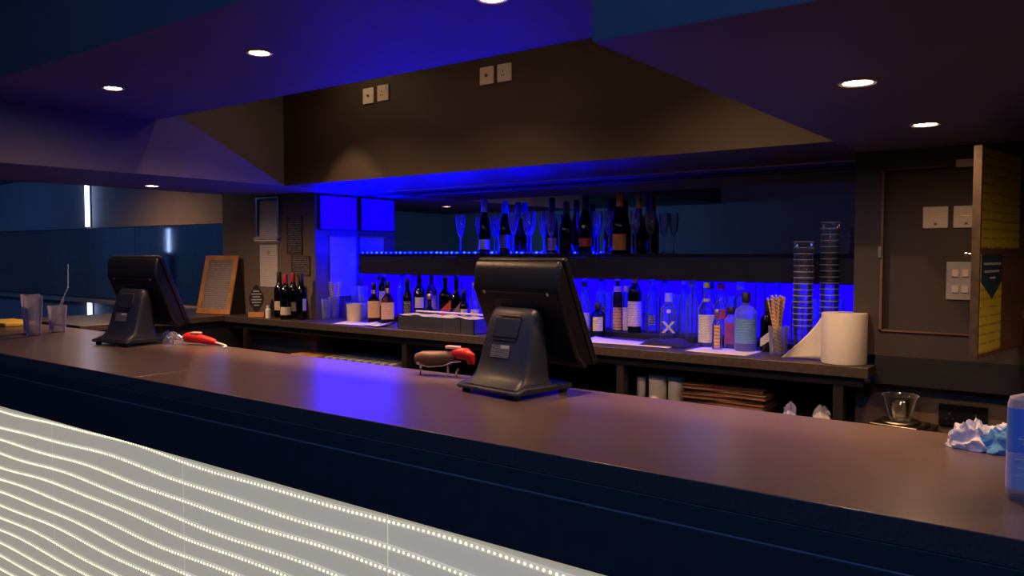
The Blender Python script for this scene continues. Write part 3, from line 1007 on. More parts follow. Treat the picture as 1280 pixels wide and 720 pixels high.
# ---- stacks of plastic cups
pc = MB().lathe([(.0005, .004), (.030, .004), (.031, 0), (.033, .003), (.036, .05), (.0405, .10), (.0415, .125), (.0418, .127)], 22, close=False).build('plastic_cup', 'clear_cup')
pr = MB().lathe([(.0418, .1262), (.0434, .1268), (.0436, .129), (.0428, .1305), (.0415, .129), (.0418, .1262)], 22, close=False).build('rim', 'cup_rim')
first = True
for (x, y, n, dz, nm) in ((-1.082, 3.63, 15, .0268, 'shorter'), (-0.992, 3.72, 18, .0272, 'taller')):
    for k in range(n):
        o = pc if first else pc.copy()
        if not first:
            COL.objects.link(o)
        rim = pr if first else pr.copy()
        if not first:
            COL.objects.link(rim)
        rim.parent = o
        first = False
        o.location = (x + random.uniform(-.001, .001), y, CT + .006 + k * dz)
        o.rotation_euler = (0, 0, random.uniform(0, 6))
        tag(o, ('clear plastic cup at the very top of the %s cup stack' % nm) if k == n - 1 else ('clear plastic cup nested in the %s stack beside the paper roll' % nm), 'cup', 'cups in the %s stack' % nm)
tag(MB().box(-.07, .07, -.06, .06, 0, .005).build('cup_tray', 'black_gloss', bevel=.002), 'small black tray under the shorter cup stack', 'tray').location = (-1.082, 3.62, CT)
tag(MB().box(-.055, .055, -.055, .055, 0, .005).build('cup_tray', 'black_gloss', bevel=.002), 'small black tray under the taller cup stack', 'tray').location = (-.992, 3.73, CT)

# ---- paper roll with its loose end
t = thing('paper_roll', 'thick white paper towel roll with a loose end at the end of the counter', 'paper roll', (-.862, 3.475 - .01, CT), 0)
MB().lathe([(.03, .002), (.088, .002), (.0895, .006), (.0895, .205), (.088, .21), (.03, .21), (.03, .002)], 40, close=False).build('roll', 'paper_roll', t)
MB().lathe([(.0285, .0), (.0298, .0), (.0298, .211), (.0285, .211)], 24, close=False).build('core', 'cream', t)
sv = MB()


def sheet(u, v):
    # loose end leaves the roll on its left, sweeps forward and settles on the worktop
    x = -.088 - .13 * u - .03 * (1 - v) * u
    y = .02 - .055 * u + .015 * math.sin(u * 3)
    h = .207 * (1 - .86 * u ** .8)
    return (x, y, .003 + h * v + .004 * u)


sv.grid(sheet, 14, 8)
o = sv.build('loose_sheet', 'paper_roll', t, fix=False)
md = o.modifiers.new('solid', 'SOLIDIFY')
md.thickness = .0012

# ---- cream cup, papers, metal tray
tag(MB().lathe([(.046, 0), (.048, .002), (.053, .118), (.055, .12), (.052, .12), (.046, .01), (.0005, .01)], 28).build('paper_cup', 'cream'), 'plain cream cup left of the yellow-labelled whisky', 'cup').location = (-4.01, 3.60, CT)


def sheet_of_paper(x, y, sx, sy, rz, m, label, curl=.012, z=CT + .0015):
    s = MB().grid(lambda u, v: ((u - .5) * sx, (v - .5) * sy, .0005 + curl * (abs(u - .45) * 2) ** 3 * v + .003 * math.sin(3 * u + 2 * v) * curl * 60), 8, 6)
    mn = min(p[2] for p in s.v)
    s.v = [(p[0], p[1], p[2] - mn) for p in s.v]
    o = s.build('paper_sheet', m, fix=False)
    md = o.modifiers.new('solid', 'SOLIDIFY')
    md.thickness = .001
    o.location = (x, y, z)
    o.rotation_euler = (0, 0, R(rz))
    return tag(o, label, 'paper')


sheet_of_paper(-3.82, 3.50, .36, .18, 6, 'paper', 'white paper lying before the yellow-labelled whisky bottles')
sheet_of_paper(-3.66, 3.47, .2, .12, -14, 'paper', 'small white paper overlapping the sheet beside the metal tray', z=CT + .007)
sheet_of_paper(-1.92, 3.57, .5, .2, 3, 'paper', 'white paper before the syrup bottle and the black cloth')
sheet_of_paper(-1.42, 3.56, .3, .22, -2, 'paper', 'white paper under the blue gin bottle', curl=.0, z=CT + .0002)

t = thing('garnish_tray', 'long grey metal garnish tray with white lidded top beside the middle till', 'tray', (-3.12, 3.50, CT), 0)
m_ = MB()
for a in ((-.30, .30, -.085, -.08, 0, .085), (-.30, .30, .08, .085, 0, .085), (-.30, -.295, -.085, .085, 0, .085), (.295, .30, -.085, .085, 0, .085), (-.30, .30, -.085, .085, 0, .004)):
    m_.box(*a)
m_.build('tub', 'steel', t)
m_2 = MB().grid(lambda u, v: (-.292 + .584 * u, -.078 + .156 * v, .083 + .006 * math.sin(9 * u) * math.sin(5 * v + 1) + .006 * math.sin(23 * u + 2)), 40, 10)
m_2.build('contents', 'paper', t, fix=False)
MB().tube([(-.31, .088, .098), (.31, .088, .098)], .006, 8).build('rim_bar', 'white_plastic', t)
MB().tube([(.06, -.084, 0), (.06, -.086, .085)], .001, 6).build('seam', 'chrome', t)
MB().box(.2, .205, -.0865, -.085, 0, .085).build('seam', 'chrome', t)

# ---- black cloth on the counter
cl = MB().grid(lambda u, v: ((u - .5) * .24, (v - .5) * .16, .002 + .05 * math.sin(PI * u) ** .7 * math.sin(PI * v) ** .6 * (.75 + .25 * math.sin(7 * u + 3 * v))), 20, 14)
o = tag(cl.build('folded_cloth', 'cloth_black', fix=False), 'crumpled black cloth on the counter right of the syrup bottle', 'cloth')
o.location = (-1.73, 3.60, CT + .002)


# ================================================================== tills (point-of-sale terminals seen from behind)
def till(x, y, z, rz, label, lit='pos_shell', stand='pos_grey'):
    t = thing('till_terminal', label, 'till', (x, y, z), rz, group='tills on the bar')
    # foot: plate with a sloping front lip
    MB().prism([(-.118, .012), (-.118, .022), (-.085, .034), (.118, .03), (.118, .012)], 'x', -.132, .132).build('base_plate', stand, t, bevel=.006)
    ft = MB().lathe([(.012, 0), (.013, .012), (.009, .012)], 12).build('foot', 'pos_dark', t)
    ft.location = (-.11, -.095, 0)
    for fx, fy in ((.11, -.095), (-.11, .1), (.11, .1)):
        q = ft.copy()
        COL.objects.link(q)
        q.location = (fx, fy, 0)
    for sx in (-.075, .06):
        MB().lathe([(.009, 0), (.009, .002), (.004, .002)], 10).build('screw_cover', 'pos_dark', t).matrix_local = Matrix.Translation((sx, -.1, .0285)) @ Matrix.Rotation(R(20), 4, 'X')
    # stand: flared foot sweeping up into a rounded upright, lofted from sections (z, y front, y back, half width)
    secs = [(.028, -.108, .06, .116), (.042, -.084, .058, .112), (.06, -.066, .056, .11), (.10, -.052, .054, .107), (.16, -.036, .05, .103), (.21, -.022, .046, .1), (.235, -.012, .042, .097), (.248, -.002, .036, .091), (.254, .008, .028, .079)]
    mb = MB()
    rings = []
    for (zz, yf, yb, hw) in secs:
        c = .022 if zz > .04 else .012
        c = min(c, (yb - yf) * .4)
        rings.append([(-hw + c, yf, zz), (hw - c, yf, zz), (hw - c * .3, yf + c * .3, zz), (hw, yf + c, zz), (hw, yb - c, zz), (hw - c, yb, zz), (-hw + c, yb, zz), (-hw, yb - c, zz), (-hw, yf + c, zz), (-hw + c * .3, yf + c * .3, zz)])
    n = len(rings[0])
    v = [p for r_ in rings for p in r_]
    f = [(i * n + k, i * n + (k + 1) % n, (i + 1) * n + (k + 1) % n, (i + 1) * n + k) for i in range(len(rings) - 1) for k in range(n)]
    f += [tuple(reversed(range(n))), tuple(range((len(rings) - 1) * n, len(rings) * n))]
    mb.add(v, f)
    st = mb.build('stand', stand, t)
    # cover plate, slot, sticker on the sloping back of the stand
    rot = Matrix.Rotation(-math.atan2(.03, .11), 4, 'X')
    base = Matrix.Translation((0, -.0335, .16)) @ rot
    MB().box(-.058, .05, -.006, .004, .005, .066).build('cover_plate', stand, st, bevel=.003).matrix_local = base
    MB().box(-.055, .045, -.0048, .004, -.004, .003).build('slot', 'pos_dark', st).matrix_local = base
    MB().box(-.04, .05, -.008, -.002, .07, .0745).build('grip_ridge', 'wood_dark', st, bevel=.0015).matrix_local = base
    MB().box(-.052, .028, -.0042, .004, -.056, -.018).build('sticker', 'pos_sticker', st).matrix_local = base
    MB().box(-.012, .024, -.0052, .004, -.028, -.018).build('white_tag', 'card_grey', st).matrix_local = base
    # screen head, tilted; its display faces the staff side (+y)
    hd = Matrix.Translation((-.005, .085, .238)) @ Matrix.Rotation(R(24), 4, 'X')
    hw, hh = .188, .175

    def part(name, mb_, m, bev=0.0, par=t):
        o = mb_.build(name, m, par, bevel=bev, seg=3)
        o.matrix_local = hd
        return o
    part('screen_bezel', MB().box(-hw, hw, .006, .028, -hh, hh), 'pos_shell', .008)
    part('display', MB().box(-hw + .018, hw - .018, .0275, .029, -hh + .018, hh - .018), 'black_gloss')
    sh_ = MB().prism([(.008, hh - .002), (-.006, hh - .004), (-.022, hh - .02), (-.046, hh - .066), (-.05, hh - .075), (-.05, -hh + .06), (-.03, -hh + .01), (.008, -hh + .004)], 'x', -hw + .005, hw - .005)
    shell = part('rear_shell', sh_, 'pos_shell', .012)
    g = MB().box(-hw + .045, hw - .06, -.0525, -.047, hh - .088, hh - .083)
    o = g.build('vent_slot', 'pos_dark', shell)
    o = MB().box(-hw + .09, hw - .12, -.0535, -.048, hh - .135, hh - .108).build('cable_cover', 'pos_dark', shell, bevel=.004)
    for sx, sz in ((-hw + .06, hh - .085), (hw - .045, hh - .085)):
        MB().lathe([(.006, 0), (.006, .004), (.003, .004)], 10).build('screw', 'chrome', shell).matrix_local = Matrix.Translation((sx, -.0495, sz)) @ Matrix.Rotation(R(90), 4, 'X')
    MB().box(-hw + .05, hw - .05, -.052, -.047, -hh + .075, -hh + .08).build('vent_slot', 'pos_dark', shell)
    part('hinge', MB().box(-.05, .05, -.075, -.03, -.08, .0), 'pos_dark', .006)
    return t


till(-1.425, 1.915, 1.10, -9, 'black till terminal seen from behind in the middle of the bar')
till(-3.60, 1.875, 1.10, 6, 'black till terminal seen from behind at the left of the bar')

# ================================================================== on the bar, left
cup = MB().lathe([(.027, 0), (.029, .003), (.0305, .05), (.031, .055), (.0335, .06), (.0385, .135), (.0395, .137), (.037, .137), (.032, .062), (.0285, .05), (.0265, .01), (.0005, .01)], 24).build('plastic_tumbler', 'clear_plastic')
cup.location = (-4.49, 1.80, 1.10)
cup.scale = (1.16, 1.16, 1.48)
tag(cup, 'tall clear ribbed plastic tumbler, leftmost on the bar', 'cup', 'used tumblers on the bar')
c2 = cup.copy()
COL.objects.link(c2)
c2.location = (-4.345, 1.755, 1.10)
c2.scale = (1.14, 1.14, 1.45)
tag(c2, 'tall clear ribbed plastic tumbler, middle of the three on the bar', 'cup', 'used tumblers on the bar')
c3 = MB().lathe([(.033, 0), (.035, .003), (.0365, .06), (.0385, .066), (.042, .1), (.0405, .1), (.036, .066), (.0345, .05), (.032, .009), (.0005, .009)], 24).build('plastic_tumbler', 'clear_plastic')
c3.location = (-4.44, 1.91, 1.10)
c3.scale = (1.12, 1.12, 1.4)
tag(c3, 'short clear plastic tumbler holding straws, right of the taller pair', 'cup', 'used tumblers on the bar')
s1 = MB().tube([(-4.462, 1.895, 1.116), (-4.44, 1.925, 1.245), (-4.40, 1.95, 1.335), (-4.405, 1.955, 1.46)], .0032, 8).build('drinking_straw', 'clear_plastic')
tag(s1, 'tall bent clear straw leaning out of the short tumbler', 'straw')
s2 = MB().tube([(-4.45, 1.89, 1.116), (-4.405, 1.93, 1.275)], .003, 8).build('drinking_straw', 'clear_plastic')
tag(s2, 'short pale straw end poking out of the short tumbler', 'straw')
tag(MB().box(-.19, .17, -.09, .09, 0, .022).build('bar_mat', 'yellow', bevel=.006), 'yellow folded bar cloth at the left edge of the bar', 'cloth').location = (-5.12, 1.94, 1.10)


# soda guns
def soda_gun(x, y, rz, label, holder, flip=1):
    t = thing('soda_gun', label, 'soda gun', (x, y, 1.10), rz)
    if holder:
        MB().tube([(-.09, -.02, 0), (-.09, -.02, .03), (-.085, -.01, .045)], .004, 8).build('holder_leg', 'chrome', t)
        MB().tube([(.02, -.028, 0), (.02, -.028, .04)], .004, 8).build('holder_leg', 'chrome', t)
        MB().tube([(.05, -.03, -.001), (.052, -.028, .02), (.055, -.02, .03)], .004, 8).build('holder_leg', 'brass', t)
        MB().tube([(-.10, -.028, .042), (-.05, -.034, .034), (0, -.03, .04), (.03, -.025, .052), (.06, -.01, .055)], .0035, 8).build('holder_rim', 'chrome', t)
        MB().tube([(-.115, 0, .052), (-.09, 0, .056), (-.04, 0, .056), (.01, 0, .062), (.035, 0, .07)], [.02, .026, .028, .024, .016], 14).build('braided_hose_grip', 'brown_tray', t)
        MB().tube([(.015, 0, .074), (.04, 0, .08), (.075, 0, .078), (.09, 0, .07), (.094, 0, .045)], [.012, .019, .021, .018, .012], 14).build('head', 'red', t)
        MB().box(.0, .05, -.012, .012, .094, .104).build('button_pad', 'pink_cap', t, bevel=.002)
    else:
        MB().tube([(-.075, 0, .030), (-.06, 0, .032), (0, 0, .028), (.06, 0, .020), (.09, 0, .014)], [.021, .024, .021, .017, .012], 14).build('head', 'red', t)
        MB().box(-.045, .005, -.013, .013, .05, .058).build('button_pad', 'pink_cap', t, bevel=.002)
        MB().tube([(-.078, 0, .03), (-.092, 0, .03)], .012, 10).build('nozzle', 'clear_plastic', t)
        MB().tube([(.088, 0, .014), (.13, -.01, .008), (.165, -.03, .006), (.19, -.055, .0055), (.20, -.09, .0055)], .0055, 8).build('hose', 'hose', t)
    return t


soda_gun(-3.30, 2.03, 18, 'red-handled soda gun lying on the bar with its pale hose', False)
soda_gun(-1.79, 2.02, 14, 'red-headed soda gun resting in a chrome holder beside the middle till', True)
# crumpled clear bags between the till and the gun
for (x, y, sx, lb) in ((-3.44, 1.98, .05, 'crumpled clear wrapper on the bar between the far till and the soda gun'), (-3.5, 1.99, .035, 'small crumpled clear wrapper tucked beside the far till base')):
    bag = MB().grid(lambda u, v: (sx * math.cos(2 * PI * u) * math.sin(PI * (v * .5 + .02)) * (1 + .25 * math.sin(5 * 2 * PI * u + 6 * v)), sx * .7 * math.sin(2 * PI * u) * math.sin(PI * (v * .5 + .02)) * (1 + .2 * math.sin(3 * 2 * PI * u)), .001 + .05 * math.cos(PI * .5 * v) * (1 + .12 * math.sin(4 * 2 * PI * u))), 26, 8)
    o = tag(bag.build('crumpled_wrapper', 'clear_plastic', smooth=False, fix=False), lb, 'wrapper')
    o.location = (x, y, 1.10)

# ================================================================== chalkboard and little sign on the counters
t = thing('chalkboard', 'wooden framed chalkboard menu leaning by the pier', 'chalkboard', (-5.34, 3.40, CT), 12)
lean = Matrix.Rotation(R(-14), 4, 'X')
W, H = .165, .45
for nm, b in (('frame_rail', (-W, W, -.012, .012, 0, .04)), ('frame_rail', (-W, W, -.012, .012, H - .04, H)), ('frame_stile', (-W, -W + .04, -.012, .012, .04, H - .04)), ('frame_stile', (W - .04, W, -.012, .012, .04, H - .04))):
    MB().box(*b).build(nm, 'wood', t, bevel=.003).matrix_local = lean
MB().box(-W + .04, W - .04, -.004, .006, .04, H - .04).build('slate', 'chalk_text', t).matrix_local = lean
MB().prism([(.0, .0), (.17, .0), (.155, .02), (.115, H * .93), (.10, H * .93)], 'x', W - .02, W + .002).build('side_leg', 'black', t)
MB().prism([(.0, .0), (.17, .0), (.155, .02), (.115, H * .93), (.10, H * .93)], 'x', -W, -W + .02).build('side_leg', 'black', t)

t = thing('table_sign', 'small black ornate sign with white lettering on a wooden block', 'sign', (-4.86, 3.44, CT), 48)
MB().box(-.055, .055, -.03, .03, 0, .035).build('block', 'wood', t, bevel=.003)
out = []
for k in range(28):
    a = 2 * PI * k / 28
    r_ = .056 * (1 + .10 * math.cos(4 * a))
    out.append((r_ * math.cos(a) * .85, .13 + r_ * math.sin(a) * 1.65))
MB().prism(out, 'y', -.004, .004).build('plaque', 'black', t)
for z, hw in ((.185, .02), (.165, .034), (.145, .026), (.125, .036), (.105, .03), (.085, .018)):
    MB().box(-hw, hw, -.0052, -.004, z - .004, z + .004).build('lettering', 'card_grey', t)

# ================================================================== pier: notices, frames
t = thing('notice_holder', 'tall clear notice holder with white sheet, upper one on the pier', 'notice', (-4.91, 3.588, 1.63))
MB().box(-.105, .105, -.004, -.001, .0, .27).build('sheet', 'notice_paper', t)
MB().box(-.135, -.12, -.014, 0, -.002, .295).build('side_rail', 'steel', t)
MB().box(.12, .135, -.014, 0, -.002, .295).build('side_rail', 'steel', t)
MB().box(-.135, .135, -.016, 0, .285, .297).build('top_rail', 'steel', t)
MB().prism([(0, 0), (-.03, -.012), (-.035, -.004), (-.012, .012), (0, .014)], 'x', -.14, .14).build('lip', 'white_plastic', t)
t = thing('notice_holder', 'tall white notice sheet below the clear holder on the pier', 'notice', (-4.91, 3.588, 1.27))
MB().box(-.105, .105, -.004, -.001, 0, .31).build('sheet', 'notice_paper', t)
MB().prism([(0, .335), (-.03, .345), (-.034, .337), (-.012, .322), (0, .318)], 'x', -.135, .135).build('lip', 'white_plastic', t)
MB().lathe([(.0005, 0), (.016, 0), (.016, .001)], 16, close=False).build('emblem', 'card_grey', t).matrix_local = Matrix.Translation((0, -.0045, .25)) @ Matrix.Rotation(R(90), 4, 'X')
for (x, z, hw, hh, lb) in ((-4.61, 1.645, .085, .135, 'taller dark framed notice with fine print on the pier'), (-4.545, 1.43, .1, .07, 'smaller wide framed notice below the taller one on the pier')):
    t = thing('framed_notice', lb, 'notice', (x, 3.588, z))
    MB().box(-hw, hw, -.004, -.001, -hh, hh).build('sheet', 'notice_dark', t)
    m_ = MB()
    e = .006
    for b in ((-hw, hw, -.008, 0, hh - e, hh), (-hw, hw, -.008, 0, -hh, -hh + e), (-hw, -hw + e, -.008, 0, -hh, hh), (hw - e, hw, -.008, 0, -hh, hh)):
        m_.box(*b)
    m_.build('frame', 'wood_dark', t)

# blue wall screen and pale sheet below it, on the side of the pier
t = thing('wall_screen', 'square screen glowing solid blue on the side of the pier', 'screen', (-4.388, 3.785, 1.69))
MB().box(.0, .02, -.175, .175, -.012, .236).build('casing', 'black', t, bevel=.003)
MB().box(.019, .0215, -.16, .16, .0, .224).build('display', 'blue_screen', t)
t = thing('wall_sheet', 'pale plastic sheet hanging under the blue wall screen', 'panel', (-4.388, 3.835, 1.21))
MB().box(.0, .006, -.12, .12, .0, .42).build('sheet', 'white', t)
MB().box(.0, .012, -.125, .125, .42, .432).build('top_rail', 'steel', t)


# ================================================================== sockets and switches
def plate(x, y, z, kind, label, w_=.087, h_=.087, group=None):
    t = thing('socket_plate', label, 'socket', (x, y, z), group=group)
    MB().box(-w_ / 2, w_ / 2, -.009, 0, -h_ / 2, h_ / 2).build('faceplate', 'white_plastic', t, bevel=.0025)

    def hole(nm, x0, x1, z0, z1, m='black'):
        MB().box(x0, x1, -.0098, -.008, z0, z1).build(nm, m, t)
    if kind == 'aerial':
        MB().lathe([(.0075, 0), (.0075, .006), (.004, .006), (.004, .001)], 12).build('aerial_port', 'wood_dark', t).matrix_local = Matrix.Translation((0, -.009, 0)) @ Matrix.Rotation(R(90), 4, 'X')
    else:
        hole('earth_slot', -.0115, -.0065, .004, .014)
        hole('live_slot', -.019, -.012, -.014, -.009)
        hole('neutral_slot', -.006, .001, -.014, -.009)
        MB().box(.016, .028, -.0125, -.008, .012, .034).build('rocker', 'white', t, bevel=.002)
    for s in (-1, 1):
        MB().lathe([(.0028, 0), (.0028, .0012)], 8).build('screw', 'steel', t).matrix_local = Matrix.Translation((s * .033, -.009, 0)) @ Matrix.Rotation(R(90), 4, 'X')
    return t


GP = 'white sockets high on the bulkhead'
plate(-3.315, 3.1, 2.395, 'aerial', 'white aerial socket, leftmost of the four high on the dark wall', group=GP)
plate(-3.2, 3.1, 2.398, 'power', 'white power socket, second from left high on the dark wall', group=GP)
plate(-2.47, 3.1, 2.395, 'aerial', 'white aerial socket, third from left high on the dark wall', group=GP)
plate(-2.36, 3.1, 2.395, 'power', 'white power socket, rightmost of the four high on the dark wall', group=GP)

# cupboard opening on the right: two switch plates, a six-switch grid plate, a door standing open
t = None
for (x, lb) in ((-.542, 'white switch plate inside the cupboard, left of two'), (-.435, 'white switch plate inside the cupboard, partly behind the door edge')):
    t = thing('switch_plate', lb, 'switch', (x, 3.535, 1.66), group='switch plates in the wall cupboard')
    MB().box(-.045, .045, -.01, 0, -.043, .043).build('faceplate', 'white_plastic', t, bevel=.003)
    MB().box(-.03, .03, -.0108, -.009, .002, .006).build('print_line', 'gold', t)
    MB().box(-.005, .005, -.0115, -.009, -.03, -.022).build('indicator', 'wood_dark', t)
    for s in (-1, 1):
        MB().lathe([(.003, 0), (.003, .0012)], 8).build('screw', 'brass', t).matrix_local = Matrix.Translation((s * .036, -.01, 0)) @ Matrix.Rotation(R(90), 4, 'X')
t = thing('switch_grid', 'grey plate with rows of small white switches in the cupboard', 'switch', (-.425, 3.535, 1.41))
MB().box(-.075, .075, -.008, 0, -.075, .075).build('faceplate', 'card_grey', t, bevel=.003)
for i in range(3):
    for j in range(2):
        MB().box(-.042 + i * .034 - .012, -.042 + i * .034 + .012, -.014, -.007, .03 - j * .062 - .015, .03 - j * .062 + .015).build('rocker', 'pink_cap' if False else 'white_plastic', t, bevel=.003)
cb = thing('wall_cupboard', 'shallow dark wall cupboard with its door swung open at the right', 'cupboard')
m_ = MB().box(-.735, -.725, 3.492, 3.5, 1.2, 1.86).box(-.735, -.25, 3.492, 3.5, 1.2, 1.207).box(-.735, -.5, 3.492, 3.5, 1.853, 1.86)
tr = m_.build('frame', 'wood_dark', cb)
MB().box(-.47, -.28, 3.488, 3.4995, 1.85, 1.88).build('batten', 'cream', cb, bevel=.001)
MB().box(-.742, -.73, 3.485, 3.4925, 1.5, 1.545).build('strike_plate', 'brass', tr)
# door: hinged on the right of the opening, swung towards the viewer
hinge = Vector((-.247, 3.488, 1.175))
ang = math.degrees(math.atan2(2.95 - 3.488, -.335 + .247))
dw = math.hypot(2.95 - 3.488, .088)
door = MB().box(0.003, dw, -.012, .012, .0, .69).build('door', 'wood_dark', cb, bevel=.002)
door.location = hinge
door.rotation_euler = (0, 0, R(ang))
MB().box(dw + .0002, dw + .0015, -.0122, .0122, .0, .69).build('door_edge', 'door_edge', door)
for z in (.1, .58):
    MB().tube([(-.004, .012, z), (-.004, .012, z + .06)], .006, 8).build('hinge', 'brass', door)
MB().lathe([(.004, 0), (.004, .014), (.008, .018), (.008, .024), (.004, .026)], 12).build('catch', 'chrome', door).matrix_local = Matrix.Translation((dw - .02, -.012, .34)) @ Matrix.Rotation(R(90), 4, 'X')
# notices on the outer face (local +y side faces right)
n1 = thing('yellow_notice', 'large yellow printed notice on the upper half of the cupboard door', 'notice', hinge + Vector((0, 0, .36)), ang)
MB().box(.10, dw - .012, .0125, .0135, .0, .325).build('sheet', 'yellow_notice', n1)
n2 = thing('yellow_notice', 'narrow yellow notice with blue pointed banner on the lower door', 'notice', hinge + Vector((0, 0, .015)), ang)
MB().box(.30, dw - .012, .0125, .0135, .0, .325).build('sheet', 'yellow_notice', n2)
MB().prism([(.302, .325), (.302, .235), (.41, .175), (dw - .014, .235), (dw - .014, .325)], 'y', .0137, .0147).build('banner', 'navy_print', n2)
for z, a, b in ((.29, .32, .51), (.265, .34, .5), (.243, .38, .44)):
    MB().box(a, b, .0148, .0153, z, z + .007).build('lettering', 'label_white', n2)

# ================================================================== lower right: scale, glass, socket, rag, sanitiser
t = thing('pedestal', 'low dark stand holding the kitchen scale below the counter end', 'stand', (-.64, 3.42, 0))
MB().box(-.1, .12, -.12, .135, .80, .83).build('top', 'black', t)
for sx in (-.09, .1):
    MB().box(sx, sx + .02, -.11, .13, 0, .80).build('side', 'black', t)
t = thing('kitchen_scale', 'flat metal kitchen scale with round plate below the counter end', 'scale', (-.635, 3.42, .83), -8)
MB().box(-.09, .09, -.08, .08, 0, .018).build('body', 'scale_steel', t, bevel=.004)
MB().lathe([(.07, .018), (.075, .022), (.072, .027), (.06, .025), (.0005, .025)], 30).build('plate', 'scale_steel', t)
o = tag(MB().lathe([(.036, 0), (.038, .004), (.058, .085), (.068, .1), (.0665, .1), (.056, .085), (.036, .012), (.0005, .012)], 26).build('glass_beaker', 'clear_glass'), 'clear flared glass bowl standing on the kitchen scale', 'bowl')
o.location = (-.635, 3.42, .857)
t = thing('socket_plate', 'black double socket low on the wall right of the scale', 'socket', (-.433, 3.56, .875))
MB().box(-.085, .085, -.012, 0, -.045, .045).build('faceplate', 'black_gloss', t, bevel=.003)
MB().box(-.085, .085, -.014, 0, .043, .049).build('top_edge', 'brass', t)
for sx in (-.045, .045):
    MB().box(sx - .0025, sx + .0025, -.0128, -.011, .0, .01).build('earth_slot', 'steel', t)
    for d in (-.011, .011):
        MB().box(sx + d - .0035, sx + d + .0035, -.0128, -.011, -.017, -.012).build('pin_slot', 'steel', t)
    MB().box(sx - .008, sx + .008, -.0155, -.011, .02, .034).build('rocker', 'black_gloss', t, bevel=.002)

# crumpled rag
t = thing('bar_rag', 'crumpled white and blue bar rag at the right end of the bar', 'rag', (-.19, 1.96, 1.10), 15)


def rag(u, v, s, ph):
    from mathutils import noise
    a = 2 * PI * u
    e = PI * .5 * v
    d = Vector((math.cos(a) * math.sin(e), math.sin(a) * math.sin(e), math.cos(e)))
    n_ = noise.ridged_multi_fractal(d * 1.7 + Vector((ph * 3, ph, -ph)), 1.0, 2.2, 4, 0.9, 2.0)
    k = .62 + .24 * n_ + .10 * math.sin(5 * a + ph + 3 * v)
    return (s[0] * k * d.x * 1.15, s[1] * k * d.y * 1.15, max(.001, s[2] * k * d.z))


MB().grid(lambda u, v: rag(u, v, (.058, .042, .062), .4), 90, 34).build('white_fold', 'cloth_white', t, fix=False).location = (-.025, 0, 0)
MB().grid(lambda u, v: rag(u, v, (.05, .04, .055), 2.1), 90, 34).build('blue_fold', 'cloth_blue', t, fix=False).location = (.022, -.018, 0)
MB().grid(lambda u, v: rag(u, v, (.055, .045, .058), 3.3), 90, 34).build('white_fold', 'cloth_white', t, fix=False).location = (.045, .015, 0)

# sanitiser bottle at the right edge
t = thing('sanitiser_bottle', 'rectangular blue-labelled sanitiser bottle at the right edge of the bar', 'bottle', (-.083, 1.60, 1.10), 8)
MB().lathe([(.04, 0), (.044, .006), (.044, .16), (.041, .172), (.02, .18), (.014, .185), (.014, .20)], 36, ex=6, sy=.62).build('bottle_body', 'sanitiser', t)
MB().arc_band(.0446, .083, .158, -170, -10, 20, ex=6, sy=.62).build('upper_label', 'sanitiser_label', t)
MB().arc_band(.0446, .02, .082, -170, -10, 20, ex=6, sy=.62).build('lower_label', 'paleblue', t)
cm = []
for k in range(15):
    a = R(50 + 260 * k / 14)
    cm.append((-.008 + .011 * math.cos(a), -.0283, .125 + .011 * math.sin(a)))
MB().tube(cm, .0014, 6).build('letter_mark', 'white', t)
for z, hw in ((.105, .03), (.097, .024), (.07, .034), (.055, .03), (.042, .032)):
    MB().box(-hw, hw, -.0288, -.0278, z, z + .003).build('print_line', 'white', t)
MB().lathe([(.017, .2), (.018, .201), (.018, .225), (.016, .23)], 18).build('cap', 'paleblue', t)

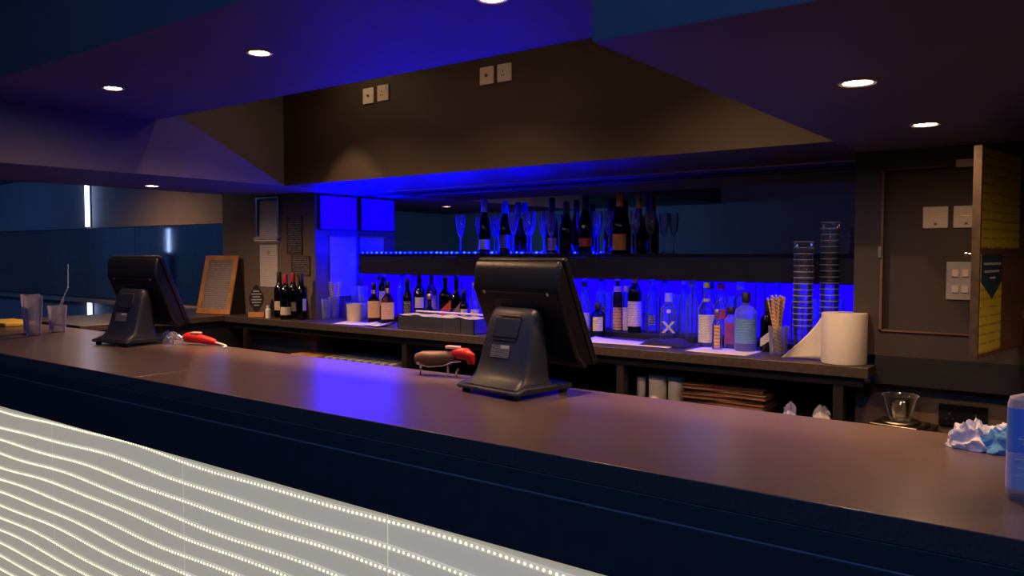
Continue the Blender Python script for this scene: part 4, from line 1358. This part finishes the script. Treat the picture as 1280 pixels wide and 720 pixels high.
# ================================================================== under the back counter
Z8 = .80
GU = 'white tubs on the shelf under the counter'
for (x, y, r_, h_, lb) in ((-1.83, 3.52, .022, .105, 'narrow white tub, leftmost under the back counter'), (-1.745, 3.53, .044, .12, 'wide white tub in the middle under the back counter'), (-1.65, 3.54, .04, .118, 'white tub beside the brown menus under the back counter')):
    t = thing('white_tub', lb, 'tub', (x, y, Z8), group=GU)
    MB().lathe([(r_ * .9, 0), (r_, .004), (r_, h_ - .02), (r_ * .9, h_ - .014)], 20).build('tub', 'white', t)
    MB().lathe([(r_ * 1.02, h_ - .018), (r_ * 1.03, h_ - .016), (r_ * 1.02, h_), (r_ * .95, h_ + .001)], 20).build('lid', 'card_grey', t)
for k, (dx, rz, m, lb) in enumerate(((0, 2, 'brown_tray', 'brown menu folder at the bottom of the stack under the counter'), (.015, -3, 'wood_dark', 'dark brown menu folder second from the bottom under the counter'), (-.01, 5, 'brown_tray', 'brown menu folder in the middle of the stack under the counter'), (.02, -2, 'wood_dark', 'orange-brown menu folder second from the top under the counter'), (-.005, 4, 'brown_tray', 'brown menu folder on top of the stack under the counter'))):
    t = thing('menu_folder', lb, 'menu', (-1.385 + dx, 3.56, Z8 + .022 * k), rz, group='menu folders stacked under the back counter')
    MB().box(-.19, .19, -.12, .12, 0, .004).build('cover', m, t, bevel=.001)
    MB().box(-.185, .185, -.115, .115, .0042, .0165).build('pages', 'wood_dark', t)
    MB().box(-.19, .19, -.12, .12, .0168, .0212).build('cover', m, t, bevel=.001)
for (x, y, m, lb, sx) in ((-1.09, 3.50, 'paleblue', 'small pale blue plug adaptor among the clutter under the counter', .03), (-.955, 3.5, 'white', 'white crumpled wrapper under the counter near its right end', .04)):
    mb = MB().grid(lambda u, v: rag(u, v, (sx, sx * .7, .07), sx * 40), 24, 10)
    o = tag(mb.build('clutter_item', m, fix=False), lb, 'wrapper')
    o.location = (x, y, Z8)
tag(MB().tube([(-1.2, 3.47, Z8 + .006), (-1.14, 3.44, Z8 + .008), (-1.06, 3.455, Z8 + .006), (-1.0, 3.44, Z8 + .01), (-.93, 3.46, Z8 + .006)], .005, 8).build('cable', 'bluelabel'), 'blue cable coiled on the shelf under the counter', 'cable')
# drip grille and board at the left end under the counter
tag(MB().box(-4.46, -4.19, 3.42, 3.62, Z8, Z8 + .03).build('wooden_board', 'wood', bevel=.003), 'pale orange wooden board on the shelf under the counter at left', 'board')
t = thing('drip_grille', 'dark slatted drip grille on the shelf under the counter', 'grille', (-3.8, 3.56, Z8))
for i in range(9):
    MB().box(-.33 + i * .075, -.33 + i * .075 + .04, -.12, .16, .02, .034).build('slat', 'card_grey', t, bevel=.003)
MB().box(-.35, .35, -.13, .17, 0, .0195).build('tray', 'grey_mat', t)
